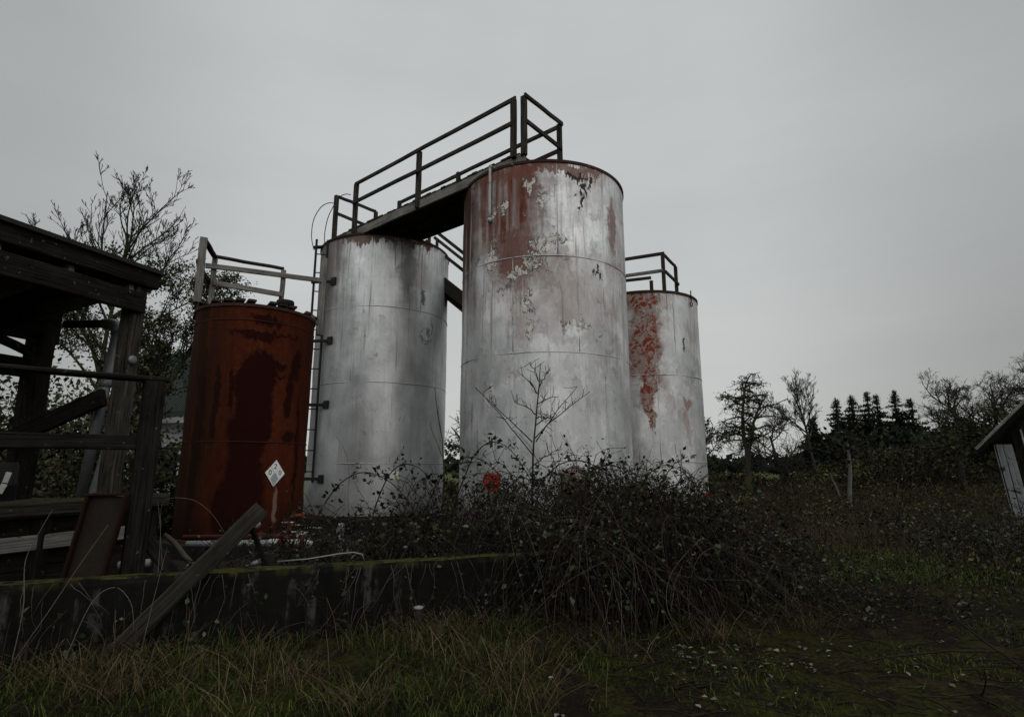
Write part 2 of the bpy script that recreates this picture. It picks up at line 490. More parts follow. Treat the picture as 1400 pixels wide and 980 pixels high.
def mat_ground():
    m, b = newmat('mossy_ground')
    P, x, y, z, g = objpos()
    n1 = noise(P, .55, 6, .6, .3); n2 = noise(P, 3.4, 6, .65); n3 = noise(P, 30, 5, .65)
    far = y.step(25.0, 45.0)
    soil = mix(n3, (.003, .0026, .0022), (.016, .012, .009))
    moss = mix(n3, (.005, .0065, .0015), (.036, .038, .008))
    f = (n1 * .7 + n2 * 1.0 + (n3 - .5) * .8 - .52).sat().step(.24, .50)
    c = mix(f, soil, moss)
    dry = noise(P, 2.1, 5, .6, .4).step(.56, .68) * .6
    c = mix(dry, c, (.028, .021, .012))
    c = mix(far, c, mix(n2, (.045, .055, .020), (.075, .085, .032)))
    setp(b, c, .95, 0, .03, n2 * .5 + n3 * .8, .8, .03)
    return m

def mat_bark(name, a, bcol, moss=0.3):
    m, b = newmat(name)
    P, x, y, z, g = objpos()
    n1 = noise(P, 5, 6, .65); n2 = noise(P, 26, 4, .6)
    c = mix((n1 * .7 + n2 * .5 - .1).sat(), a, bcol)
    mm = (noise(P, 2.2, 4).step(.62 - moss * .4, .75 - moss * .4) * .8).sat()
    c = mix(mm, c, (.045, .05, .018))
    setp(b, c, .95, 0, .04, n1 + n2, .6, .02)
    return m

M = {}
M['wood_dark'] = mat_wood('weathered_dark_timber', (.006, .0055, .0045), (.075, .067, .056), .30)
M['wood_black'] = mat_wood('blackened_timber', (.003, .0028, .0025), (.026, .023, .020), .15)
M['wood_grey'] = mat_wood('silvered_timber', (.055, .053, .049), (.27, .26, .24), .25)
M['wood_moss'] = mat_wood('mossy_timber', (.010, .009, .0075), (.055, .050, .040), .5)
M['tall'] = mat_tank('tall'); M['ladder'] = mat_tank('ladder'); M['far'] = mat_tank('far'); M['oxide'] = mat_tank('oxide')
M['seam'] = mat_plain('weld_bead_steel', (.26, .26, .26), (.55, .55, .54), 9, .5, .6, stain=(.07, .05, .04), sa=.55)
M['seam_rust'] = mat_plain('rusty_weld_bead', (.02, .007, .005), (.05, .015, .008), 9, .8, 0)
M['rim'] = mat_plain('rusted_rim_steel', (.018, .012, .009), (.07, .034, .024), 7, .8, .1, stain=(.3, .3, .3), sa=.62)
M['iron'] = mat_plain('black_iron', (.010, .010, .010), (.035, .032, .030), 12, .7, .2)
M['galv'] = mat_plain('galvanised_steel', (.09, .095, .10), (.24, .25, .255), 7, .5, .5, stain=(.10, .075, .055), sa=.6)
M['concrete'] = mat_concrete()
M['plinth'] = mat_plain('damp_plinth_concrete', (.006, .006, .0055), (.026, .025, .023), 4, .95)
M['pvc'] = mat_plain('grey_pvc', (.13, .135, .14), (.30, .31, .315), 5, .5, 0, .1, stain=(.10, .09, .08), sa=.58)
M['whitepaint'] = mat_plain('chipped_white_paint', (.26, .26, .255), (.50, .50, .49), 6, .6, 0, .2, stain=(.16, .13, .11), sa=.56)
M['redpaint'] = mat_plain('red_primer', (.025, .006, .005), (.085, .016, .011), 9, .65, 0, .3, stain=(.08, .02, .015), sa=.58)
M['orange'] = mat_plain('orange_primer', (.08, .015, .008), (.22, .05, .022), 9, .65, 0, .3)
M['brownsteel'] = mat_plain('brown_rusted_channel', (.007, .004, .0035), (.026, .009, .007), 9, .85, 0, .5)
M['greysteel'] = mat_plain('scaly_grey_steel', (.008, .005, .004), (.040, .030, .023), 5, .9, 0, .6)
M['ground'] = mat_ground()
M['bark'] = mat_bark('tree_bark', (.012, .011, .009), (.050, .046, .038), .35)
M['bark_far'] = mat_bark('far_tree_bark', (.014, .014, .013), (.055, .052, .047), .3)
M['bark_pale'] = mat_bark('pale_bark', (.05, .05, .046), (.20, .195, .18), .0)
M['cane'] = mat_bark('bramble_cane', (.006, .0045, .004), (.034, .026, .021), .1)
M['stem_pale'] = mat_bark('dead_pale_stem', (.055, .047, .038), (.17, .15, .125), .0)
M['cane_dead'] = mat_bark('dead_bramble_cane', (.022, .018, .015), (.095, .080, .066), .0)
M['twig'] = mat_bark('brown_twigs', (.020, .014, .010), (.075, .052, .038), .15)
M['bramble'] = mat_leaf('bramble_leaf', [(.1, (.003, .0045, .002)), (.45, (.011, .016, .006)), (.7, (.036, .044, .020)), (.92, (.080, .084, .068))])
M['hedge'] = mat_leaf('ivy_leaf', [(.1, (.008, .011, .005)), (.5, (.022, .026, .010)), (.9, (.052, .055, .022))])
M['moss_leaf'] = mat_leaf('lichen_tuft', [(.1, (.012, .013, .007)), (.5, (.032, .034, .014)), (.9, (.075, .075, .035))], .9)
M['needle'] = mat_leaf('conifer_needle', [(.1, (.004, .007, .004)), (.6, (.012, .017, .010)), (.95, (.022, .028, .016))], .9)
M['under'] = mat_leaf('undergrowth_leaf', [(.1, (.003, .0024, .0018)), (.45, (.012, .008, .005)), (.62, (.026, .026, .008)), (.88, (.085, .080, .032))], .8, 1.6, .8)
M['grass'] = mat_leaf('grass_blade', [(.05, (.006, .012, .0015)), (.45, (.028, .046, .006)), (.72, (.062, .072, .014)), (.92, (.085, .072, .034)), (.99, (.14, .11, .06))], .8, 1.5, .9)
M['straw'] = mat_leaf('dead_grass', [(.05, (.010, .007, .004)), (.5, (.042, .029, .015)), (.95, (.125, .092, .052))], .9)
M['litter'] = mat_leaf('fallen_leaf', [(.05, (.02, .015, .011)), (.5, (.09, .075, .058)), (.95, (.20, .175, .14))], .8)
M['cottage'] = mat_plain('white_weatherboard', (.38, .39, .38), (.62, .63, .62), 3, .8)
M['green_roof'] = mat_plain('green_ribbed_roof', (.030, .052, .045), (.075, .105, .095), 2.2, .5, .3)
M['shedwhite'] = mat_plain('peeling_white_boards', (.13, .135, .14), (.30, .31, .32), 5, .85, 0, .4, stain=(.02, .019, .018), sa=.54)
M['rooffelt'] = mat_plain('old_roof_sheet', (.012, .012, .011), (.035, .033, .030), 4, .9)
M['sign_white'] = mat_plain('placard_white', (.62, .62, .61), (.74, .74, .73), 5, .5, 0, .05)
M['sign_grey'] = mat_plain('placard_faded', (.24, .28, .30), (.34, .38, .40), 9, .6, 0, .05)
M['ink'] = mat_plain('sign_ink', (.018, .018, .018), (.03, .03, .03), 9, .6, 0, .05)
M['sign_red'] = mat_plain('sign_red', (.27, .020, .012), (.38, .036, .022), 9, .55, 0, .05)
M['yellow'] = mat_plain('faded_yellow', (.42, .34, .06), (.5, .4, .09), 9, .6, 0, .05)
M['plastic_black'] = mat_plain('black_plastic', (.008, .008, .009), (.02, .02, .022), 5, .5)

# ------------------------------------------------------------------ ground
def gz(x, y):
    d = math.hypot(x, y)
    h = mnoise.noise(Vector((x * .5, y * .5, 0))) * .07 + mnoise.noise(Vector((x * 1.7, y * 1.7, 4))) * .03
    if d > 9: h += mnoise.noise(Vector((x * .13, y * .13, 9))) * min(.25, (d - 9) * .02)
    return h
def gzs(p): return np.array([gz(x, y) for x, y in p])

def build_ground():
    xs = np.concatenate([-np.geomspace(600, 14, 22), np.arange(-13.5, 13.6, .3), np.geomspace(14, 600, 22)])
    ys = np.concatenate([-np.geomspace(200, 3, 8), np.arange(-1.5, 18, .3), np.geomspace(18.5, 900, 34)])
    X, Y = np.meshgrid(xs, ys)
    V = np.stack([X.ravel(), Y.ravel(), np.zeros(X.size)], 1)
    V[:, 2] = gzs(V[:, :2])
    nx, ny = len(xs), len(ys)
    i = np.arange(nx * ny).reshape(ny, nx)
    q = np.stack([i[:-1, :-1].ravel(), i[:-1, 1:].ravel(), i[1:, 1:].ravel(), i[1:, :-1].ravel()], 1)
    o = link('ground', fast_mesh('ground', V, q, smooth=True), M['ground'])
    tag(o, kind='structure')
build_ground()

# ------------------------------------------------------------------ vegetation generators (numpy)
def unit(v): return v / np.maximum(np.linalg.norm(v, axis=-1, keepdims=True), 1e-9)

def leaf_cards(P, size, flat=.5, aspect=.55, var=.5):
    """diamond shaped leaves, folded along the midrib, at points P; returns verts, quads"""
    n = len(P)
    nrm = unit(rng.normal(size=(n, 3)) * (1 - flat) + np.array([0, 0, 1.0]) * flat + rng.normal(size=(n, 3)) * .15)
    a = unit(np.cross(nrm, rng.normal(size=(n, 3))))
    b = np.cross(nrm, a)
    s = (size * (1 + var * (rng.random(n) * 2 - 1)))[:, None]
    w = s * aspect * .5
    base = P; tip = P + a * s; mid = P + a * s * .45
    fold = nrm * w * .35
    V = np.stack([base, mid + b * w + fold, tip, mid - b * w + fold], 1).reshape(-1, 3)
    k = np.arange(n)[:, None] * 4
    q = np.concatenate([k, k + 1, k + 2, k + 3], 1)
    return V, q

def blades(P, h, lean, width):
    n = len(P)
    ang = rng.random(n) * 2 * np.pi
    d = np.stack([np.cos(ang), np.sin(ang), np.zeros(n)], 1)
    sd = np.stack([-np.sin(ang + rng.normal(size=n) * .5), np.cos(ang), np.zeros(n)], 1)
    H = h[:, None]; Ln = (lean * h)[:, None]; W = width[:, None] * .5 if hasattr(width, '__len__') else width * .5
    up = np.array([0, 0, 1.0])
    m = P + up * H * .55 + d * Ln * .3
    m2 = P + up * H * .85 + d * Ln * .65
    t = P + up * H * (1 - .25 * np.minimum(lean, 1.5)[:, None]) + d * Ln
    V = np.stack([P - sd * W, P + sd * W, m + sd * W * .85, m - sd * W * .85, m2 + sd * W * .6, m2 - sd * W * .6, t], 1).reshape(-1, 3)
    k = np.arange(n)[:, None] * 7
    q = np.concatenate([np.concatenate([k, k + 1, k + 2, k + 3], 1), np.concatenate([k + 3, k + 2, k + 4, k + 5], 1)])
    tr = np.concatenate([k + 5, k + 4, k + 6], 1)
    return V, q, tr, n

def tubes_np(paths, n=3):
    """paths: list of (pts (m,3), radii (m,)); returns verts, quads of many thin tubes"""
    Vs = []; Q = []; off = 0
    ca = np.cos(np.arange(n) * 2 * np.pi / n); sa = np.sin(np.arange(n) * 2 * np.pi / n)
    for p, r in paths:
        m = len(p)
        t = np.empty_like(p); t[1:-1] = p[2:] - p[:-2]; t[0] = p[1] - p[0]; t[-1] = p[-1] - p[-2]
        t = unit(t)
        ref = np.array([.31, .22, .92]) if abs(t[0] @ np.array([.31, .22, .92])) < .9 else np.array([.9, .1, -.3])
        x = unit(np.cross(t, ref)); y = np.cross(t, x)
        v = p[:, None, :] + (x[:, None, :] * ca[None, :, None] + y[:, None, :] * sa[None, :, None]) * r[:, None, None]
        Vs.append(v.reshape(-1, 3))
        i = np.arange(m - 1)[:, None] * n + off; k = np.arange(n)[None, :]; j = (k + 1) % n
        Q.append(np.stack([i + k, i + j, i + n + j, i + n + k], -1).reshape(-1, 4))
        off += m * n
    return np.concatenate(Vs), np.concatenate(Q)

def wander(p0, d0, length, seg, wob, grav):
    pts = [np.array(p0, float)]; d = unit(np.array(d0, float))
    for i in range(seg):
        d = unit(d + rng.normal(size=3) * wob + np.array([0, 0, grav]))
        pts.append(pts[-1] + d * length / seg)
    return np.array(pts)

def grow(base, height, r0, spread=.8, levels=4, kids=(5, 5, 4, 4), lean=(0, 0), trunk_frac=.55, up=.12, wob=.16, ratio=.55, droop=0.0, bare_trunk=.3):
    """recursive branching; returns list per level of paths"""
    out = [[] for _ in range(levels + 1)]
    def rec(p, r, lev):
        out[lev].append((p, r))
        if lev == levels: return
        L = np.linalg.norm(np.diff(p, axis=0), axis=1).sum()
        k = kids[lev] + int(rng.integers(-1, 2))
        for _ in range(max(2, k)):
            t = (bare_trunk if lev == 0 else .18) + (1 - (bare_trunk if lev == 0 else .18)) * rng.random() ** .8
            x = t * (len(p) - 1); i = min(int(x), len(p) - 2); f = x - i
            q = p[i] * (1 - f) + p[i + 1] * f
            rr = r[i] * (1 - f) + r[i + 1] * f
            d = unit(p[i + 1] - p[i])
            side = unit(np.cross(d, rng.normal(size=3)))
            nd = unit(d * (1 - spread * .6) + side * spread * (.7 + .5 * rng.random()) + np.array([0, 0, up - droop * lev * .3]))
            nl = L * ratio * (.65 + .6 * rng.random()) * (1.15 - .45 * t)
            sg = (7, 6, 5, 4, 3)[min(lev + 1, 4)]
            pp = wander(q, nd, nl, sg, wob, up * .25 - droop * .12 * lev)
            ra = min(rr * .75, r0 * .5 ** (lev + 1) + .002)
            rec(pp, np.linspace(ra, max(ra * .3, .0025), len(pp)), lev + 1)
    tp = wander(base, (lean[0], lean[1], 1), height * trunk_frac, 8, wob * .5, .05)
    rec(tp, np.linspace(r0, r0 * .45, len(tp)) * np.concatenate([[1.35], np.ones(8)]), 0)
    return out

def tree(name, base, height, r0, label, cat='tree', group=None, bark='bark', minr=.006, leaves=None, leaf_n=0, leaf_size=.06, leaf_mat='moss_leaf', leaf_lev=(2, 3), leaf_zmax=1.0, leaf_zmin=0, leaf_sp=.07, **kw):
    base = (base[0], base[1], gz(base[0], base[1]) - .05)
    g = grow(np.array(base), height, r0, **kw)
    allp = np.concatenate([p for lv in g for p, r in lv])
    top = np.percentile(allp[:, 2], 99.8)
    sc = height / max(top - base[2], .1)
    B = np.array(base)
    g = [[(B + (p - B) * np.array([sc, sc, sc]), np.maximum(r * min(sc, 1.3), minr)) for p, r in lv] for lv in g]
    root = empty(name, base, label, cat, group)
    v, q = tubes_np(g[0], 8)
    link('trunk', fast_mesh('trunk', v, q, smooth=True), M[bark], root)
    br = [x for lv in g[1:3] for x in lv]; tw = [x for lv in g[3:] for x in lv]
    v, q = tubes_np(br, 5)
    if tw:
        v2, q2 = tubes_np(tw, 3); q = np.concatenate([q, q2 + len(v)]); v = np.concatenate([v, v2])
    link('crown', fast_mesh('crown', v, q, smooth=True), M[bark], root)
    if leaf_n:
        c = [p for l in leaf_lev if l < len(g) for p, r in g[l]]
        pts = np.concatenate(c)
        hz = (pts[:, 2] - base[2]) / height
        pts = pts[(hz < leaf_zmax) & (hz > leaf_zmin)]
        P = pts[rng.integers(0, len(pts), leaf_n)] + rng.normal(size=(leaf_n, 3)) * leaf_sp
        v, q = leaf_cards(P, leaf_size, .2, .6)
        link('foliage', fast_mesh('foliage', v, q, rnd=rng.random(len(q))), M[leaf_mat], root)
    return root

# ------------------------------------------------------------------ the tanks
def facing(cx, cy): return math.atan2(-cy, -cx)

def tank(name, c, r, z0, z1, seams, vseams, mat, seam_mat, label, roof_rise=.12):
    cx, cy = c
    root = empty(name, (cx, cy, z0), label, 'storage tank')
    f = facing(cx, cy)
    # lathe runs counter-clockwise seen from above; flip so that +u is to the right seen from the yard
    n = 128
    mb = MB()
    prof = []
    zz = np.linspace(z0, z1, 40)
    vs = []; fs = []; uv = []
    for k in range(n + 1):
        th = -math.pi + 2 * math.pi * k / n
        a = f + th
        for z in zz:
            dent = (mnoise.noise(Vector((th * 2.2, z * .8, cx))) * .009 + mnoise.noise(Vector((th * 5, z * 2.2, cx + 5))) * .005) * r
            # plates sit a little in from each ring weld
            for sz in seams: dent += -.003 * math.exp(-((z - sz) / .12) ** 2)
            rr = r + dent
            vs.append((cx + rr * math.cos(a), cy + rr * math.sin(a), z))
    m = len(zz)
    for k in range(n):
        for i in range(m - 1):
            fs.append((k * m + i, (k + 1) * m + i, (k + 1) * m + i + 1, k * m + i + 1))
            ua = (-math.pi + 2 * math.pi * k / n) * r; ub = (-math.pi + 2 * math.pi * (k + 1) / n) * r
            uv.append([(ua, zz[i]), (ub, zz[i]), (ub, zz[i + 1]), (ua, zz[i + 1])])
    mb.add(vs, fs, uv, True)
    mb.build('shell', M[mat], root)
    b = MB(); b.lathe((cx, cy, 0), [(r + .012, z1 - .045), (r + .020, z1 - .04), (r + .020, z1 + .012), (r - .03, z1 + .014)], n, True, u0=f)
    b.build('rim', M['rim'], root, 40)
    b = MB(); b.lathe((cx, cy, 0), [(r - .005, z1 - .02), (r * .5, z1 + roof_rise * .6), (.001, z1 + roof_rise)], 64, True)
    b.build('roof', M['rim'], root)
    for sz in seams:
        b = MB(); b.lathe((cx, cy, 0), [(r - .01, sz - .011), (r + .003, sz - .008), (r + .006, sz), (r + .003, sz + .008), (r - .01, sz + .011)], n, True, u0=f)
        b.build('weld_seam', M[seam_mat], root)
    for uu, za, zb in vseams:
        a = f + uu / r
        p = [(cx + (r + .001) * math.cos(a), cy + (r + .001) * math.sin(a), z) for z in np.linspace(za, zb, 6)]
        b = MB(); b.tube(p, .0055, 6); b.build('vertical_weld', M[seam_mat], root)
    b = MB(); b.lathe((cx, cy, 0), [(r + .05, z0 - .03), (r + .05, z0 + .012), (r - .02, z0 + .016)], n, True)
    b.build('base_flange', M['rim'], root, 40)
    return root

def surf(c, r, u, z, off=0.0):
    a = facing(*c) + u / r
    return Vector((c[0] + (r + off) * math.cos(a), c[1] + (r + off) * math.sin(a), z)), Vector((math.cos(a), math.sin(a), 0)), Vector((-math.sin(a), math.cos(a), 0))

def plinth(c, r, z1, label):
    b = MB(); b.lathe((c[0], c[1], 0), [(r, -.2), (r, z1 - .05), (r - .03, z1 - .032)], 72, True)
    o = b.build('concrete_plinth', M['plinth'], None, 40)
    tag(o, label, 'plinth', 'concrete plinths under the tanks')

BIG = ((.645, 11.016), 1.65); LAD = ((-3.35, 14.24), 1.65); OXI = ((-4.706, 10.095), 1.0); FAR = ((3.04, 12.95), 1.3)
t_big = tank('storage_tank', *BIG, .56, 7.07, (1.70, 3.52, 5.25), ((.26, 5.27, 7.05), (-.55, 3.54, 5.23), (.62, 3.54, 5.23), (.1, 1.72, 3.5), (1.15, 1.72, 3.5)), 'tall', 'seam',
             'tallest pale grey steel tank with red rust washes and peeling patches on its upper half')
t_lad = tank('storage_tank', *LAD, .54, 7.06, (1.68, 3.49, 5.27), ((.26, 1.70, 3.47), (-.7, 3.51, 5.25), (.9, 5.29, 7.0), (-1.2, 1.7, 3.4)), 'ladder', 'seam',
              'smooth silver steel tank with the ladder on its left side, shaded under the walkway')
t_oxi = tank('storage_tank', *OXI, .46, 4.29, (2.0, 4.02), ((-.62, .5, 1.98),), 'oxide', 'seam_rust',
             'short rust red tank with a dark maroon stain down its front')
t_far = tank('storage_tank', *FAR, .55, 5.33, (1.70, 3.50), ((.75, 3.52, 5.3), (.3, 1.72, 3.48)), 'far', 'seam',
             'grey steel tank behind the tallest one with a crackled bright red rust strip')
plinth(BIG[0], 1.80, .56, 'dark round plinth under the tallest pale grey tank')
plinth(LAD[0], 1.80, .54, 'dark round plinth under the silver tank with the ladder')
plinth(OXI[0], 1.12, .46, 'dark round plinth under the short rust red tank')
plinth(FAR[0], 1.42, .55, 'dark round plinth under the tank with the crackled red strip')

# small fittings that belong to a tank
def on_tank(c, r, fn, *a): pass
b = MB()
p0, n0, tt = surf(*BIG, -1.02, 7.10, .03)
pts = [surf(*BIG, -1.02, z, .035)[0] for z in np.linspace(7.12, 6.10, 9)]
b.tube([surf(*BIG, -1.0, 7.13, -.15)[0], surf(*BIG, -1.01, 7.14, .02)[0]] + pts, .026, 8)
b.build('overflow_pipe', M['whitepaint'], t_big)
b = MB(); b.lathe(surf(*BIG, -1.02, 6.06, .035)[0], [(.0, -.05), (.035, -.04), (.045, 0), (.035, .04), (.0, .05)], 12)
b.build('pipe_end', M['whitepaint'], t_big)

def round_cover(c, r, u, z, rad, depth, mat, parent, name, bolts=10):
    p, n, t = surf(c, r, u, z)
    b = MB(); b.lathe(p - n * .02, [(rad * .78, 0), (rad * .78, depth), (rad, depth + .005), (rad, depth + .03), (rad * .96, depth + .036), (.0, depth + .05)], 40, True, axis=n)
    for k in range(bolts):
        a = 2 * math.pi * k / bolts
        q = p + n * (depth + .015) + (t * math.cos(a) + Vector((0, 0, 1)) * math.sin(a)) * rad * .88
        b.tube([q, q + n * .03], .014, 6)
    return b.build(name, mat, parent, 35)
M['pinkpaint'] = mat_plain('faded_pink_cover', (.13, .095, .088), (.23, .175, .165), 4, .7)
round_cover(*BIG, .47, 1.36, .26, .06, M['pinkpaint'], t_big, 'manhole_cover', 14)
o = round_cover(*BIG, 1.62, 1.18, .17, .14, M['redpaint'], t_big, 'pipe_flange', 8)
o = round_cover(*FAR, 1.22, .93, .16, .18, M['orange'], t_far, 'pipe_flange', 8)
b = MB()                                  # lifting eye on the far tank's rim
p, n, t = surf(*FAR, 1.3, 5.30, .03)
b.tube([p + Vector((0, 0, -.10)), p + Vector((0, 0, .14))], .013, 6)
b.tube([p + t * (.04 * math.sin(a)) + Vector((0, 0, -.12 - .05 * (1 - math.cos(a)))) for a in np.linspace(0, 6.28, 13)], .01, 6)
b.build('lifting_eye', M['iron'], t_far)
b = MB()                                  # mushroom vent on the short tank
vc = Vector((-4.06, 9.72, 4.27))
b.lathe(vc, [(.075, 0), (.075, .16), (.145, .17), (.155, .20), (.145, .245), (.06, .265), (.0, .27)], 28)
b.build('vent_cap', M['iron'], t_oxi, 40)

# ------------------------------------------------------------------ ladder on the silver tank
def ladder():
    cx, cy = LAD[0]
    z0, z1 = 1.25, 7.05
    pr = Vector((-4.50, 12.99)); pl = Vector((-4.76, 12.94))   # right and left stile in plan
    root = empty('access_ladder', (-4.86, 13.42, z0), 'thin black steel ladder fixed up the left side of the silver tank', 'ladder')
    for p in (pr, pl):
        b = MB(); b.beam((p.x, p.y, z0), (p.x, p.y, z1), .03, .05, (1, 0, 0), .004); b.build('stile', M['iron'], root)
    z = z0 + .25
    while z < z1 - .1:
        b = MB(); b.tube([(pl.x, pl.y, z), (pr.x, pr.y, z)], .014, 6); b.build('rung', M['iron'], root); z += .47
    for z in (1.34, 3.0, 4.5, 5.95):
        # bracket from the left stile across to the shell
        a = math.atan2(pr.y - .05 - cy, pr.x + .30 - cx)
        q = Vector((cx + 1.65 * math.cos(a), cy + 1.65 * math.sin(a)))
        b = MB(); b.beam((pl.x - .05, pl.y - .02, z), (q.x, q.y, z), .05, .07, ch=.008); br = b.build('wall_bracket', M['iron'], root); b = MB()
        n = Vector((math.cos(a), math.sin(a), 0))
        pq = Vector((q.x, q.y, z)); b.beam(pq - n * .02, pq + n * .035, .16, .18, ch=.006)
        b.build('mounting_plate', M['iron'], br)
    def px3(x, y): return (x, y)
    loops = [[(-4.98, 13.4, 6.95), (-5.06, 13.38, 7.3), (-5.03, 13.36, 7.75), (-4.86, 13.34, 8.08), (-4.66, 13.34, 8.2), (-4.50, 13.34, 8.18)],
             [(-4.72, 13.42, 7.0), (-4.74, 13.4, 7.4), (-4.68, 13.38, 7.8), (-4.55, 13.36, 8.12), (-4.40, 13.34, 8.36), (-4.25, 13.34, 8.44), (-4.12, 13.34, 8.42)]]
    for lp in loops:
        P = [Vector(p) for p in lp]; fine = []
        for i in range(len(P) - 1):
            a = P[max(i - 1, 0)]; q = P[i]; c = P[i + 1]; d = P[min(i + 2, len(P) - 1)]
            for t in (0, .25, .5, .75):
                fine.append(.5 * ((2 * q) + (c - a) * t + (2 * a - 5 * q + 4 * c - d) * t * t + (3 * q - a - 3 * c + d) * t ** 3))
        fine.append(P[-1])
        b = MB(); b.tube(fine, .011, 6); b.build('grab_hoop', M['iron'], root)
    b = MB(); b.beam((-5.0, 13.4, 7.02), (-4.30, 13.45, 7.10), .12, .05, ch=.008); b.build('step_off_plate', M['iron'], root)
ladder()

# ------------------------------------------------------------------ walkway from the silver tank across the tallest one
def walkway():
    D = Vector((.766, -.643, 0)); W = Vector((.643, .766, 0))
    zt = 8.40; zd = 7.30
    A = Vector((-4.44, 13.37, 0)); Bf = Vector((.245, 9.42, 0))
    F = [Vector(p) for p in ((-4.44, 13.37, 0), (-3.77, 12.77, 0), (-2.0, 11.33, 0), (.06, 9.55, 0), (.22, 9.42, 0))]
    w = 1.16
    root = empty('timber_walkway', (-2.0, 12.0, 7.07), 'dark timber walkway with handrails bridging the silver tank and the tallest tank', 'walkway')
    up = Vector((0, 0, 1))
    # deck: planks across
    b = MB(); Lw = (Bf - A).length; n = int(Lw / .15)
    dd = (Bf - A).normalized(); ww = Vector((-dd.y, dd.x, 0))
    if ww.dot(W) < 0: ww = -ww
    for k in range(n):
        c = A + dd * (k + .5) * .15
        e = random.uniform(-.015, .03)
        b.beam(c + ww * (-.02 - e) + up * (zd - .02), c + ww * (w + .03 + e) + up * (zd - .02), .138, .04, ch=.006)
    b.build('deck', M['wood_dark'], root)
    for s in (0.0, w * .5, w):
        b = MB(); b.beam(A + ww * s + up * (zd - .145), Bf + ww * s + up * (zd - .145), .06, .20, ch=.008, seg=10, wob=.004)
        b.build('joist' if 0 < s < w else 'fascia_beam', M['wood_dark'] if s else M['wood_grey'], root)
    def post(p, za, zb, s=.09):
        b = MB(); b.beam(p + up * za, p + up * zb, s, s, (D.x, D.y, 0), .01, 4, .004); b.build('post', M['wood_dark'], root)
    def rail(p, q, za, zb, hh=.09, ww_=.045, m='wood_dark'):
        b = MB(); b.beam(p + up * za, q + up * zb, ww_, hh, ch=.008, seg=6, wob=.006); b.build('handrail' if abs(za - zt) < .1 else 'mid_rail', M[m], root)
    off = -.05 * ww
    for p in F[:4]: post(p + off, zd - .24 if p is not F[3] else zd - .1, zt - .01, .10)
    post(F[4], zd - .1, zt - .01, .10)
    Bk = [F[0] + ww * w, Vector((-2.93, 13.64, 0)), Vector((-1.26, 12.18, 0)), F[4] + ww * (w - .02)]
    for p in Bk: post(p, zd - .1, zt - .01, .09)
    # front rails
    b = MB()
    rail(F[1] + off * 1.2 - dd * .04, F[3] + off * 1.2 + dd * .06, zt, zt)
    rail(F[1] + off * 2.2 - dd * .02, F[3] + off * 2.2, zt - .52, zt - .53)
    # back rails: the far left stretch is gone, the rail starts at the second post
    rail(Bk[1] + ww * .06 - dd * .05, Bk[3] + ww * .06, zt, zt)
    rail(Bk[1] + ww * .06, Bk[3] + ww * .06, zt - .53, zt - .53)
    # end rails
    rail(F[0], Bk[0], zt - .02, zt, .08); rail(F[0], Bk[0], zt - .48, zt - .50, .08)
    rail(F[4] + dd * .05 - ww * .03, Bk[3] + dd * .05 + ww * .04, zt, zt); rail(F[4] + dd * .05, Bk[3] + dd * .05, zt - .52, zt - .56)
walkway()

